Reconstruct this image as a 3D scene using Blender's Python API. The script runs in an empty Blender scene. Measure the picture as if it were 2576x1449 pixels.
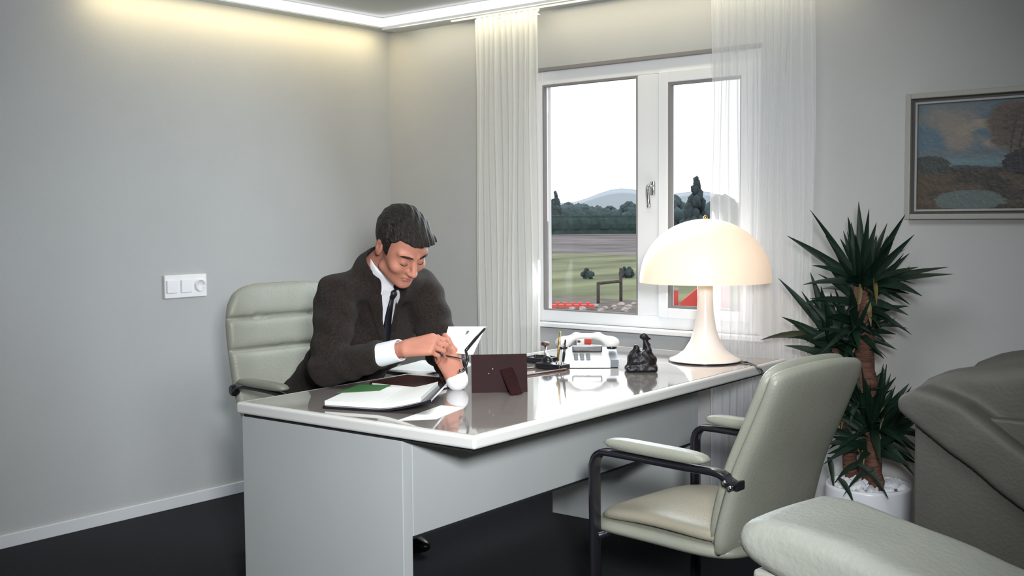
import bpy, bmesh, math, random
import numpy as np
from mathutils import Vector, Matrix
random.seed(7); np.random.seed(7)
R = math.radians
SC = bpy.context.scene; COL = SC.collection

# ------------------------------------------------------------------ camera
cam_d = bpy.data.cameras.new('camera'); cam = bpy.data.objects.new('camera', cam_d); COL.objects.link(cam)
CP = np.array([4.4736189, -4.36072316, 1.33])
cf = Vector((-0.63636535, 0.76881683, -0.06292714)); cr = Vector((0.77063937, 0.63722167, -0.00796871)); cu = Vector((-0.03397206, 0.05356514, 0.99798631))
cam.matrix_world = Matrix(((cr.x, cu.x, -cf.x, CP[0]), (cr.y, cu.y, -cf.y, CP[1]), (cr.z, cu.z, -cf.z, CP[2]), (0, 0, 0, 1)))
cam_d.sensor_width = 36; cam_d.lens = 2818.33 / 2576 * 36; cam_d.clip_start = .05; cam_d.clip_end = 2000
SC.camera = cam

# ------------------------------------------------------------------ world, lights, exposure
w = bpy.data.worlds.new('overcast'); SC.world = w; w.use_nodes = True
bg = w.node_tree.nodes['Background']; bg.inputs[0].default_value = (.96, .97, 1, 1); bg.inputs[1].default_value = 1.55
def area(name, loc, target, sx, sy, power, col, spread=180):
    l = bpy.data.lights.new(name, 'AREA'); l.shape = 'RECTANGLE'; l.size = sx; l.size_y = sy; l.energy = power; l.color = col; l.spread = R(spread)
    o = bpy.data.objects.new(name, l); COL.objects.link(o); o.location = loc
    z = (Vector(loc) - Vector(target)).normalized(); x = Vector((0, 1, 0)) if name == 'cove_left' else Vector((0, 0, 1)).cross(z).normalized(); y = z.cross(x)
    o.rotation_euler = Matrix((x, y, z)).transposed().to_euler(); return o
area('window_fill', (1.6, -.16, 1.45), (1.8, -3, .6), 1.0, 1.0, 27, (.80, .91, 1))  # fill lamp added just inside the window to boost the daylight
area('overhead_fill', (2.7, -2.0, 2.33), (2.0, -1.4, .6), .9, .9, 26, (.97, .99, 1), 160)  # added overhead fill, no fitting belongs to it
area('flash', (4.5, -4.1, 1.6), (1.85, -1.35, .72), .3, .3, 23, (.97, .98, 1), 68)
area('cove_left', (.10, -.95, 2.33), (-.02, -.95, 1.8), 1.7, .03, 4.2, (1, .80, .42))
area('cove_window', (1.4, -.145, 2.33), (1.4, .1, 1.8), 2.4, .03, 3.6, (1, .88, .6))
SC.view_settings.view_transform = 'Standard'; SC.view_settings.look = 'None'; SC.view_settings.exposure = 0; SC.view_settings.gamma = 1
SC.view_settings.use_curve_mapping = False

# ------------------------------------------------------------------ materials
def sr(r, g, b):
    f = lambda c: ((c / 255 + .055) / 1.055) ** 2.4 if c > 10 else c / 255 / 12.92
    return (f(r), f(g), f(b), 1)
def mat(name, col, rough=.5, metal=0, bump=0, bscale=60, var=0, vscale=6, coat=0, spec=.5, sheen=0, emit=0, stretch=None, detail=4):
    m = bpy.data.materials.new(name); m.use_nodes = True; nt = m.node_tree; b = nt.nodes['Principled BSDF']
    b.inputs['Roughness'].default_value = rough; b.inputs['Metallic'].default_value = metal
    b.inputs['Base Color'].default_value = col; b.inputs['Specular IOR Level'].default_value = spec
    b.inputs['Coat Weight'].default_value = coat; b.inputs['Coat Roughness'].default_value = .05; b.inputs['Sheen Weight'].default_value = sheen
    tc = nt.nodes.new('ShaderNodeTexCoord'); mp = nt.nodes.new('ShaderNodeMapping'); nt.links.new(tc.outputs['Object'], mp.inputs[0])
    if stretch: mp.inputs['Scale'].default_value = stretch
    if var:
        n = nt.nodes.new('ShaderNodeTexNoise'); n.inputs['Scale'].default_value = vscale; n.inputs['Detail'].default_value = detail; nt.links.new(mp.outputs[0], n.inputs[0])
        r = nt.nodes.new('ShaderNodeValToRGB'); r.color_ramp.elements[0].position = .3; r.color_ramp.elements[1].position = .7
        r.color_ramp.elements[0].color = tuple(c * (1 - var) for c in col[:3]) + (1,); r.color_ramp.elements[1].color = tuple(min(1, c * (1 + var)) for c in col[:3]) + (1,)
        nt.links.new(n.outputs[0], r.inputs[0]); nt.links.new(r.outputs[0], b.inputs['Base Color'])
    if bump:
        n = nt.nodes.new('ShaderNodeTexNoise'); n.inputs['Scale'].default_value = bscale; n.inputs['Detail'].default_value = detail; nt.links.new(mp.outputs[0], n.inputs[0])
        bp = nt.nodes.new('ShaderNodeBump'); bp.inputs['Strength'].default_value = bump; bp.inputs['Distance'].default_value = .01; nt.links.new(n.outputs[0], bp.inputs['Height']); nt.links.new(bp.outputs[0], b.inputs['Normal'])
    if emit: b.inputs['Emission Color'].default_value = col; b.inputs['Emission Strength'].default_value = emit
    return m
M = {}
M['wall'] = mat('wall_paint', (.445, .455, .455, 1), .75, bump=.12, bscale=260, var=.02, vscale=3)
M['ceil'] = mat('ceiling_paint', (.5, .54, .54, 1), .8, bump=.05, bscale=200)
M['white'] = mat('white_lacquer', (.72, .73, .73, 1), .28, coat=.2)
M['frame'] = mat('white_window_plastic', (.78, .79, .80, 1), .35)
M['lip'] = mat('gasket_and_shadow_grey', (.22, .21, .21, 1), .6)
M['base'] = mat('baseboard_paint', (.66, .68, .70, 1), .5)
M['carpet'] = mat('navy_carpet', (.0035, .0048, .010, 1), .95, bump=.6, bscale=500, var=.35, vscale=40)
M['top'] = mat('taupe_gloss_laminate', (.27, .245, .225, 1), .07, var=.06, vscale=5, coat=.6, stretch=(6, 1, 1))
M['deskw'] = mat('desk_white_laminate', (.45, .48, .48, 1), .4, var=.02, vscale=4)
M['rim'] = mat('desk_rim', (.66, .67, .65, 1), .25)
M['black'] = mat('black_gloss', (.012, .012, .016, 1), .22)
M['gap'] = mat('shadow_gap_black', (.015, .016, .017, 1), .6)
M['chrome'] = mat('chrome', (.75, .75, .76, 1), .15, metal=1)
M['leather'] = mat('cream_green_leather', (.275, .285, .235, 1), .42, bump=.12, bscale=130, var=.06, vscale=7)
M['leather2'] = mat('seat_tan_leather', (.33, .31, .24, 1), .36, bump=.1, bscale=130, var=.06, vscale=7)
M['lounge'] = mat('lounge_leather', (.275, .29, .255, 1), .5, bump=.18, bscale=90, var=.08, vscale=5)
M['lounge_shaded'] = mat('shaded_lounge_leather', (.10, .097, .085, 1), .6, bump=.18, bscale=90, var=.1, vscale=5)  # same lounge leather darkened, shade put into the colour
M['tweed'] = mat('brown_tweed', (.021, .0155, .0132, 1), .9, bump=.5, bscale=420, var=.45, vscale=150, sheen=.05, spec=.2)
M['trouser'] = mat('dark_trouser_cloth', (.03, .023, .02, 1), .9, bump=.3, bscale=400)
M['shirt'] = mat('white_shirt', (.82, .84, .88, 1), .7)
M['tie'] = mat('navy_tie', (.006, .007, .014, 1), .5)
M['skin'] = mat('skin', (.46, .195, .132, 1), .62, var=.08, vscale=25, bump=.05, bscale=150)
M['lips'] = mat('lips', (.33, .12, .10, 1), .45)
M['hair'] = mat('dark_hair', (.017, .014, .012, 1), .55, bump=.9, bscale=90, var=.8, vscale=70, stretch=(1, 5, 1), spec=.3)
M['shoe'] = mat('black_shoe_leather', (.01, .009, .009, 1), .3)
M['paper'] = mat('white_paper', (.82, .83, .80, 1), .7)
M['print'] = mat('grey_print', (.15, .15, .16, 1), .7)
M['green'] = mat('green_page', (.05, .16, .05, 1), .5)
M['brownl'] = mat('brown_leather', (.04, .012, .010, 1), .6, spec=.2, bump=.1, bscale=200)
M['maroon'] = mat('maroon_leather', (.016, .003, .0035, 1), .6, spec=.12, var=.2, vscale=15)
M['phone'] = mat('white_phone_plastic', (.72, .72, .70, 1), .3)
M['greyp'] = mat('grey_plastic', (.14, .16, .18, 1), .4)
M['bronze'] = mat('dark_bronze', (.014, .013, .016, 1), .4, metal=.3, bump=.5, bscale=50)
M['lampw'] = mat('lamp_white_enamel', (.84, .83, .81, 1), .25)
M['gold'] = mat('brass', (.6, .4, .15, 1), .25, metal=1)
M['wood'] = mat('dark_wood', (.09, .035, .022, 1), .4, var=.3, vscale=20)
M['red'] = mat('red_print', (.5, .05, .035, 1), .5)
M['pot'] = mat('white_glazed_pot', (.70, .73, .77, 1), .3)
M['pebble'] = mat('white_gravel', (.72, .75, .80, 1), .7, var=.12, vscale=60)
M['trunk'] = mat('yucca_bark', (.12, .055, .038, 1), .9, bump=.9, bscale=30, var=.45, vscale=25, stretch=(1, 1, 5))
M['leaf'] = mat('yucca_leaf', (.006, .020, .011, 1), .5, var=.3, vscale=12, spec=.25)
M['leafy'] = mat('yellowed_leaf', (.12, .09, .025, 1), .6, var=.3, vscale=12)
M['pframe'] = mat('silver_white_frame', (.34, .34, .31, 1), .4, bump=.1, bscale=80)
M['pinner'] = mat('dark_frame_rebate', (.06, .055, .06, 1), .5)
M['plate'] = mat('switch_plastic', (.80, .80, .82, 1), .35)
M['soil'] = mat('brown_field', (.135, .122, .128, 1), .95, var=.6, vscale=.22, detail=8, bump=.5, bscale=3)
M['grass'] = mat('green_grass', (.15, .175, .085, 1), .95, var=.6, vscale=.55, detail=10, stretch=(1, .4, 1))
M['earth'] = mat('garden_earth', (.13, .115, .095, 1), .95, var=.5, vscale=2.5, detail=8)
M['hedge'] = mat('dark_hedge', (.028, .06, .056, 1), .9, var=.35, vscale=1.2)
M['tree'] = mat('blue_green_tree', (.055, .09, .095, 1), .95, var=.3, vscale=1)
M['conif'] = mat('dark_conifer', (.035, .055, .06, 1), .95, var=.3, vscale=2)
M['hill'] = mat('far_hill', (.42, .49, .54, 1), 1, spec=0)  # distance haze tinted into the pale hill colour
M['redo'] = mat('red_paint', (.75, .10, .08, 1), .5)
M['rubble'] = mat('pale_rubble', (.42, .39, .37, 1), .9, var=.35, vscale=6)
M['fence'] = mat('weathered_fence_wood', (.07, .055, .05, 1), .9, var=.3, vscale=8)
M['strip'] = mat('luminous_cove_diffuser', (1, .93, .92, 1), .4, emit=1.1)
def glass_mat():
    m = bpy.data.materials.new('window_glass'); m.use_nodes = True; nt = m.node_tree; nt.nodes.clear()
    o = nt.nodes.new('ShaderNodeOutputMaterial'); t = nt.nodes.new('ShaderNodeBsdfTransparent'); g = nt.nodes.new('ShaderNodeBsdfGlossy'); g.inputs['Roughness'].default_value = .02
    fr = nt.nodes.new('ShaderNodeFresnel'); fr.inputs[0].default_value = 1.3; mx = nt.nodes.new('ShaderNodeMixShader')
    nt.links.new(fr.outputs[0], mx.inputs[0]); nt.links.new(t.outputs[0], mx.inputs[1]); nt.links.new(g.outputs[0], mx.inputs[2]); nt.links.new(mx.outputs[0], o.inputs[0]); return m
M['glass'] = glass_mat()
def sheer_mat(name, col, opac):
    m = bpy.data.materials.new(name); m.use_nodes = True; nt = m.node_tree; nt.nodes.clear()
    o = nt.nodes.new('ShaderNodeOutputMaterial'); t = nt.nodes.new('ShaderNodeBsdfTransparent')
    d = nt.nodes.new('ShaderNodeBsdfDiffuse'); tl = nt.nodes.new('ShaderNodeBsdfTranslucent'); a = nt.nodes.new('ShaderNodeMixShader'); mx = nt.nodes.new('ShaderNodeMixShader')
    d.inputs[0].default_value = col; tl.inputs[0].default_value = col; a.inputs[0].default_value = .45
    lw = nt.nodes.new('ShaderNodeLayerWeight'); lw.inputs[0].default_value = .35
    mr = nt.nodes.new('ShaderNodeMapRange'); mr.inputs[3].default_value = opac; mr.inputs[4].default_value = .96
    nt.links.new(lw.outputs['Facing'], mr.inputs[0]); nt.links.new(mr.outputs[0], mx.inputs[0])
    nt.links.new(d.outputs[0], a.inputs[1]); nt.links.new(tl.outputs[0], a.inputs[2]); nt.links.new(t.outputs[0], mx.inputs[1]); nt.links.new(a.outputs[0], mx.inputs[2]); nt.links.new(mx.outputs[0], o.inputs[0]); return m
M['sheer_l'] = sheer_mat('sheer_voile_dense', (.93, .93, .90, 1), .78)
M['sheer_r'] = sheer_mat('sheer_voile', (.93, .95, .97, 1), .50)
def shade_mat():
    m = mat('opal_lamp_shade', (.82, .70, .56, 1), .5); b = m.node_tree.nodes['Principled BSDF']
    b.inputs['Transmission Weight'].default_value = 0; b.inputs['Emission Color'].default_value = (1, .72, .50, 1); b.inputs['Emission Strength'].default_value = .46; return m
M['shade'] = shade_mat()
def vcol_mat():
    m = mat('oil_paint', (.5, .5, .5, 1), .5, bump=.3, bscale=60); nt = m.node_tree; v = nt.nodes.new('ShaderNodeVertexColor'); v.layer_name = 'paint'
    nt.links.new(v.outputs[0], nt.nodes['Principled BSDF'].inputs['Base Color']); return m
M['oil'] = vcol_mat()

# ------------------------------------------------------------------ object helpers
def tag(o, label=None, cat=None, group=None, kind=None):
    if label: o['label'] = label
    if cat: o['category'] = cat
    if group: o['group'] = group
    if kind: o['kind'] = kind
    return o
def thing(name, loc, label, cat, group=None, rz=0):
    o = bpy.data.objects.new(name, None); COL.objects.link(o); o.location = loc; o.rotation_euler = (0, 0, rz); o.empty_display_size = .1
    return tag(o, label, cat, group)
def root_loc(o):
    l = Vector(o.location)
    while o.parent: o = o.parent; l += Vector(o.location)
    return l
def obj(name, geo, m, parent=None, smooth=True, local=False, origin=None, label=None):
    """geo = (verts, faces) in world coordinates (or in the parent's own when local)."""
    v, f = geo; v = np.asarray(v, float)
    if not local:
        if parent is not None: v = v - np.array(root_loc(parent))
        elif origin is None: origin = (v[:, 0].mean(), v[:, 1].mean(), v[:, 2].min())
    if parent is None and origin is not None: v = v - np.array(origin)
    me = bpy.data.meshes.new(name); me.from_pydata(v.tolist(), [], [list(map(int, q)) for q in f]); me.materials.append(m)
    bm = bmesh.new(); bm.from_mesh(me); bmesh.ops.recalc_face_normals(bm, faces=bm.faces); bm.to_mesh(me); bm.free()
    if smooth: me.polygons.foreach_set('use_smooth', [True] * len(me.polygons))
    me.update()
    o = bpy.data.objects.new(name, me); COL.objects.link(o)
    if parent is not None: o.parent = parent
    elif origin is not None: o.location = origin
    if label: o['label'] = label
    return o
def join(*gs):
    V = []; F = []; n = 0
    for v, f in gs:
        V.append(np.asarray(v, float)); F += [[i + n for i in q] for q in f]; n += len(v)
    return np.vstack(V), F
def bmgeo(bm):
    bm.verts.index_update(); v = [tuple(x.co) for x in bm.verts]; f = [[x.index for x in q.verts] for q in bm.faces]; bm.free(); return np.array(v), f
def box(a, b, bev=0.0, seg=2):
    bm = bmesh.new(); bmesh.ops.create_cube(bm, size=1)
    for x in bm.verts: x.co = Vector([(a[i] + b[i]) / 2 + x.co[i] * (b[i] - a[i]) for i in range(3)])
    if bev: bmesh.ops.bevel(bm, geom=bm.edges[:], offset=bev, segments=seg, affect='EDGES', profile=.5)
    return bmgeo(bm)
def xf(geo, mtx):
    v, f = geo; mtx = np.array(mtx); return v @ mtx[:3, :3].T + mtx[:3, 3], f
def place(geo, loc, rz=0, rx=0, ry=0):
    return xf(geo, Matrix.Translation(loc) @ Matrix.Rotation(rz, 4, 'Z') @ Matrix.Rotation(ry, 4, 'Y') @ Matrix.Rotation(rx, 4, 'X'))
def lathe(prof, c=(0, 0, 0), n=40):
    V = []; F = []; k = len(prof)
    for i in range(n):
        a = 2 * math.pi * i / n
        for r, z in prof: V.append((c[0] + r * math.cos(a), c[1] + r * math.sin(a), c[2] + z))
    for i in range(n):
        j = (i + 1) % n
        for q in range(k - 1): F.append((i * k + q, j * k + q, j * k + q + 1, i * k + q + 1))
    return np.array(V), F
def catmull(P, n=8):
    P = [np.array(p, float) for p in P]; P = [2 * P[0] - P[1]] + P + [2 * P[-1] - P[-2]]; o = []
    for i in range(1, len(P) - 2):
        for k in range(n):
            t = k / n; a, b, c, d = P[i - 1:i + 3]
            o.append(.5 * (2 * b + (c - a) * t + (2 * a - 5 * b + 4 * c - d) * t * t + (3 * b - a - 3 * c + d) * t ** 3))
    o.append(P[-2]); return o
def tube(pts, r, n=10, flat=None, up=None):
    """tube through pts; flat=(w,h) makes a rounded flat bar, w across `up`'s normal."""
    pts = [np.array(p, float) for p in pts]; V = []; F = []; m = len(pts)
    U = None
    for i, p in enumerate(pts):
        t = pts[min(i + 1, m - 1)] - pts[max(i - 1, 0)]; t /= np.linalg.norm(t) + 1e-12
        if up is not None: s = np.array(up, float)
        elif U is None: s = np.array((0, 0, 1.)) if abs(t[2]) < .9 else np.array((1., 0, 0))
        else: s = U
        s = s - t * (s @ t); s /= np.linalg.norm(s); U = s; q = np.cross(t, s)
        rr = r[i] if hasattr(r, '__len__') else r
        for k in range(n):
            a = 2 * math.pi * k / n; ca, sa = math.cos(a), math.sin(a)
            if flat:
                e = .45; ca = math.copysign(abs(ca) ** e, ca) * flat[0] / 2; sa = math.copysign(abs(sa) ** e, sa) * flat[1] / 2; V.append(p + s * ca + q * sa)
            else: V.append(p + rr * (s * ca + q * sa))
    for i in range(m - 1):
        for k in range(n): F.append((i * n + k, i * n + (k + 1) % n, (i + 1) * n + (k + 1) % n, (i + 1) * n + k))
    F.append(tuple(range(n))[::-1]); F.append(tuple((m - 1) * n + k for k in range(n)))
    return np.array(V), F
def cushion(w, h, t, fmap, seams=(), nu=26, nv=40, pw=5, depth=.6, k=4.5):
    """soft panel: u across -1..1, v 0..1 up, closed front/back; fmap(u*w/2, v, n) -> point."""
    V = []; F = []; idx = {}
    for s in (1, -1):
        for j in range(nv + 1):
            for i in range(nu + 1):
                a = -1 + 2 * i / nu; b = -1 + 2 * j / nv
                a = math.sin(a * math.pi / 2) * .5 + a * .5; b = math.sin(b * math.pi / 2) * .5 + b * .5
                # round corners
                rr = (abs(a) ** k + abs(b) ** k) ** (1 / k); mx = max(abs(a), abs(b)); sc = mx / rr if rr > 0 else 1
                edge = mx
                A, B = a * sc, b * sc; v = (B + 1) / 2
                th = max(0, 1 - edge ** pw) ** .5
                g = 1
                if s == 1:
                    for q in seams: g -= depth * math.exp(-((v - q) * h / .006) ** 2) + .18 * math.exp(-((v - q) * h / .02) ** 2)
                border = (i in (0, nu)) or (j in (0, nv))
                key = (i, j) if border else (i, j, s)
                if key in idx: continue
                idx[key] = len(V); V.append(fmap(A * w / 2, v, s * t / 2 * th * max(g, .1)))
        for j in range(nv):
            for i in range(nu):
                g4 = lambda a, b: idx.get((a, b), idx.get((a, b, s)))
                q = (g4(i, j), g4(i + 1, j), g4(i + 1, j + 1), g4(i, j + 1)); F.append(q if s == 1 else q[::-1])
    return np.array(V), F

# ------------------------------------------------------------------ implicit surfaces (naive surface nets)
def cap(p, a, b, ra, rb=None):
    rb = ra if rb is None else rb; a = np.array(a, float); b = np.array(b, float); ba = b - a
    h = np.clip(((p - a) @ ba) / (ba @ ba), 0, 1); return np.linalg.norm(p - a - h[:, None] * ba, axis=1) - (ra + (rb - ra) * h)
def ell(p, c, r):
    q = (p - np.array(c, float)); r = np.array(r, float); k0 = np.linalg.norm(q / r, axis=1); k1 = np.linalg.norm(q / r ** 2, axis=1) + 1e-9
    return k0 * (k0 - 1) / k1
def smin(a, b, k):
    h = np.clip(.5 + .5 * (b - a) / k, 0, 1); return b * (1 - h) + a * h - k * h * (1 - h)
def smax(a, b, k): return -smin(-a, -b, k)
def rbox(p, c, hs, r):
    q = np.abs(p - np.array(c, float)) - np.array(hs, float) + r; return np.linalg.norm(np.maximum(q, 0), axis=1) + np.minimum(q.max(1), 0) - r
def poly2(px, py, P):
    P = np.array(P, float); n = len(P); d = np.full(px.shape, 1e9); s = np.ones(px.shape)
    for i in range(n):
        a = P[i]; b = P[i - 1]; e = b - a; wx, wy = px - a[0], py - a[1]
        t = np.clip((wx * e[0] + wy * e[1]) / (e @ e), 0, 1); d = np.minimum(d, (wx - e[0] * t) ** 2 + (wy - e[1] * t) ** 2)
        c1 = py >= a[1]; c2 = py < b[1]; c3 = e[0] * wy > e[1] * wx
        s = np.where((c1 & c2 & c3) | (~c1 & ~c2 & ~c3), -s, s)
    return s * np.sqrt(d)
def extr(p, P, ylo, yhi, r, ax=(0, 2, 1)):
    d2 = poly2(p[:, ax[0]], p[:, ax[1]], P) + r; dy = np.abs(p[:, ax[2]] - (ylo + yhi) / 2) - (yhi - ylo) / 2 + r
    return np.hypot(np.maximum(d2, 0), np.maximum(dy, 0)) + np.minimum(np.maximum(d2, dy), 0) - r
def nets(f, lo, hi, h):
    lo = np.array(lo, float); hi = np.array(hi, float); B = 4
    nb = np.ceil((hi - lo) / h / B).astype(int); n = nb * B + 1
    cc = np.stack(np.meshgrid(*[lo[i] + (np.arange(nb[i]) + .5) * B * h for i in range(3)], indexing='ij'), -1).reshape(-1, 3)
    dc = f(cc); D = np.empty(n); D[:] = 1
    up = np.repeat(np.repeat(np.repeat(dc.reshape(nb), B, 0), B, 1), B, 2); D[:-1, :-1, :-1] = up
    act = np.abs(dc) < B * h * 1.6; I = np.argwhere(act.reshape(nb)) * B
    off = np.stack(np.meshgrid(*[np.arange(B + 1)] * 3, indexing='ij'), -1).reshape(-1, 3)
    ids = np.unique(np.ravel_multi_index(tuple((I[:, None] + off[None]).reshape(-1, 3).T), tuple(n)))
    ij = np.stack(np.unravel_index(ids, tuple(n)), -1); D.reshape(-1)[ids] = f(lo + ij * h)
    S = D < 0
    c = n - 1; cnt = np.zeros(c, int)
    for a in (0, 1):
        for b in (0, 1):
            for d in (0, 1): cnt += S[a:a + c[0], b:b + c[1], d:d + c[2]]
    A = np.argwhere((cnt > 0) & (cnt < 8)); vid = np.full(c, -1); vid[tuple(A.T)] = np.arange(len(A))
    pos = np.zeros((len(A), 3)); wt = np.zeros(len(A))
    for ax in range(3):
        o1, o2 = [k for k in range(3) if k != ax]
        for a in (0, 1):
            for b in (0, 1):
                s = A.copy(); s[:, o1] += a; s[:, o2] += b; e = s.copy(); e[:, ax] += 1
                d0 = D[tuple(s.T)]; d1 = D[tuple(e.T)]; m = (d0 < 0) != (d1 < 0); t = np.where(m, d0 / np.where(m, d0 - d1, 1), 0)
                p = s.astype(float); p[:, ax] += t; pos[m] += p[m]; wt[m] += 1
    V = lo + pos / wt[:, None] * h; F = []
    for ax in range(3):
        o1, o2 = [(1, 2), (2, 0), (0, 1)][ax]
        sl0 = [slice(None)] * 3; sl1 = [slice(None)] * 3; sl0[ax] = slice(0, -1); sl1[ax] = slice(1, None)
        a0 = S[tuple(sl0)]; a1 = S[tuple(sl1)]; E = np.argwhere(a0 != a1)
        E = E[(E[:, o1] > 0) & (E[:, o2] > 0) & (E[:, o1] < c[o1]) & (E[:, o2] < c[o2])]
        q = []
        for da, db in ((1, 1), (0, 1), (0, 0), (1, 0)):
            k = E.copy(); k[:, o1] -= da; k[:, o2] -= db; q.append(vid[tuple(k.T)])
        q = np.stack(q, 1); fl = a0[tuple(E.T)]; q[~fl] = q[~fl][:, ::-1]; F.append(q)
    F = np.vstack(F); F = F[(F >= 0).all(1)]
    return V, F
def vnoise(seed, nx, ny):
    return np.random.RandomState(seed).rand(ny + 2, nx + 2)
def fbm2(x, y, seed=0, octv=5, base=3):
    o = np.zeros_like(x); a = .5; n = base
    for k in range(octv):
        g = vnoise(seed + k, n, n); X = (x % 1) * n; Y = (y % 1) * n; i = X.astype(int); j = Y.astype(int); u = X - i; v = Y - j
        u = u * u * (3 - 2 * u); v = v * v * (3 - 2 * v)
        o += a * (g[j, i] * (1 - u) * (1 - v) + g[j, i + 1] * u * (1 - v) + g[j + 1, i] * (1 - u) * v + g[j + 1, i + 1] * u * v); a *= .5; n *= 2
    return o

# ================================================================== SETTING
def struct(name, geo, m, parent=None, smooth=False):
    o = obj(name, geo, m, parent, smooth)
    if parent is None: o['kind'] = 'structure'
    return o
H = 2.40; XR = 6.6; YF = -6.6
struct('floor', box((-.1, YF - .1, -.1), (XR + .1, .2, 0)), M['carpet'])
struct('ceiling', box((-.1, YF - .1, H), (XR + .1, .2, H + .1)), M['ceil'])
struct('wall_left', box((-.12, YF, 0), (0, .14, H)), M['wall'])
struct('wall_right', box((XR, YF, 0), (XR + .12, .14, H)), M['wall'])
struct('wall_front', box((0, YF - .12, 0), (XR, YF, H)), M['wall'])
WX0, WX1, WZ0, WZ1 = 1.0, 2.24, .815, 2.04
struct('wall_back', join(box((0, 0, 0), (WX0, .14, H)), box((WX1, 0, 0), (XR, .14, H)), box((WX0, 0, 0), (WX1, .14, WZ0)), box((WX0, 0, WZ1), (WX1, .14, H))), M['wall'])
struct('baseboard_left', box((0, YF, 0), (.014, 0, .055), .003), M['base'])
struct('baseboard_back', box((.014, -.014, 0), (XR, 0, .055), .003), M['base'])
# perimeter soffit, and the luminous cove profile along its inner edge
struct('trim_1', box((0, YF, 2.345), (.075, 0, H)), M['ceil'])
struct('trim_2', box((.075, -.12, 2.335), (XR, 0, H)), M['ceil'])
for nm, g, lb in (('a', box((.08, YF + .01, 2.350), (.125, -.125, 2.386), .004), 'long glowing white cove light strip along the left wall, under the ceiling'),
                  ('b', box((.126, -.165, 2.350), (XR - .01, -.125, 2.386), .004), 'glowing white cove light strip running above the window curtains')):
    tag(obj('cove_light', g, M['strip'], smooth=False), lb, 'light', 'cove light strips')
# window
win = bpy.data.objects.new('window_1', None); COL.objects.link(win); win.location = (1.62, .04, WZ0); win['kind'] = 'structure'
def ring(x0, x1, z0, z1, l, r, b, t, y0, y1, bev=.003):
    return join(box((x0, y0, z0), (x0 + l, y1, z1), bev), box((x1 - r, y0, z0), (x1, y1, z1), bev), box((x0 + l, y0, z0), (x1 - r, y1, z0 + b), bev), box((x0 + l, y0, z1 - t), (x1 - r, y1, z1), bev))
obj('window_frame', join(ring(WX0, WX1, WZ0, WZ1, .062, .04, .058, .066, .01, .075), box((1.612, .01, WZ0 + .058), (1.742, .075, WZ1 - .066), .003)), M['frame'], win, False)
obj('glazing_bead', ring(1.062, 1.612, .873, 1.974, .008, .004, .004, .010, .006, .03, 0), M['lip'], win, False)
obj('window_pane', box((1.066, .036, .875), (1.610, .042, 1.97)), M['glass'], win, False)
sash = obj('window_sash', ring(1.735, 2.205, .868, 1.978, .050, .055, .045, .050, -.008, .05, .004), M['frame'], win, False)
obj('glazing_bead', ring(1.785, 2.150, .913, 1.928, .013, .006, .012, .012, -.004, .02, 0), M['lip'], sash, False)
obj('window_pane', box((1.787, .02, .915), (2.148, .026, 1.926)), M['glass'], win, False)
obj('window_handle', join(box((1.700, -.022, 1.425), (1.722, -.008, 1.49), .004), tube(catmull([(1.711, -.02, 1.468), (1.711, -.05, 1.466), (1.712, -.056, 1.44), (1.718, -.056, 1.37)], 5), .009)), M['chrome'], win)
obj('window_sill', box((WX0 - .05, -.05, WZ0 - .022), (WX1 + .04, .012, WZ0), .004), M['frame'], win, False)
obj('lintel_shadow', box((WX0, -.012, WZ1 - .002), (WX1, .01, WZ1 + .016), .002), M['lip'], win, False)  # dark strip standing in for the shadow line under the lintel

# ================================================================== CURTAINS
def curtain(x0, x1, ztop, zbot, y, folds, amp, seed, flare=0):
    rnd = random.Random(seed); nx = folds * 10; nz = 40; V = []; F = []
    ph = [rnd.uniform(-.8, .8) for _ in range(folds + 2)]; am = [rnd.uniform(.4, 1.2) for _ in range(folds + 2)]
    for j in range(nz + 1):
        v = j / nz; z = ztop + (zbot - ztop) * v
        for i in range(nx + 1):
            u = i / nx; k = u * folds; q = int(k); fr = k - q
            a = am[q] * (1 - fr) + am[q + 1] * fr; p = ph[q] * (1 - fr) + ph[q + 1] * fr
            g = .55 + .45 * v
            V.append((x0 + (x1 - x0) * u - flare * v * (1 - u) + .006 * math.sin(9 * v + q), y + amp * a * g * math.sin(2 * math.pi * k + p + .6 * math.sin(3 * v + q)), z))
    for j in range(nz):
        for i in range(nx): F.append((j * (nx + 1) + i, j * (nx + 1) + i + 1, (j + 1) * (nx + 1) + i + 1, (j + 1) * (nx + 1) + i))
    return np.array(V), F
for x0, x1, n, a, key, lb, sd in ((.71, 1.115, 11, .022, 'sheer_l', 'gathered cream sheer curtain hanging left of the window', 3), (2.045, 2.52, 12, .020, 'sheer_r', 'thin see-through white curtain hanging over the right side of the window', 5)):
    t = thing('sheer_curtain', ((x0 + x1) / 2, -.085, .02), lb, 'curtain')
    obj('curtain_cloth', curtain(x0, x1, 2.32, .02, -.085, n, a, sd, .0), M[key], t)
    obj('curtain_heading', curtain(x0, x1, 2.334, 2.296, -.085, n, a * .6, sd), M[key], t)
t = thing('curtain_track', (1.6, -.085, 2.327), 'slim white curtain track under the soffit above the window', 'track')
obj('rail', box((.55, -.092, 2.327), (2.75, -.078, 2.335)), M['frame'], t, False)

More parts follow.
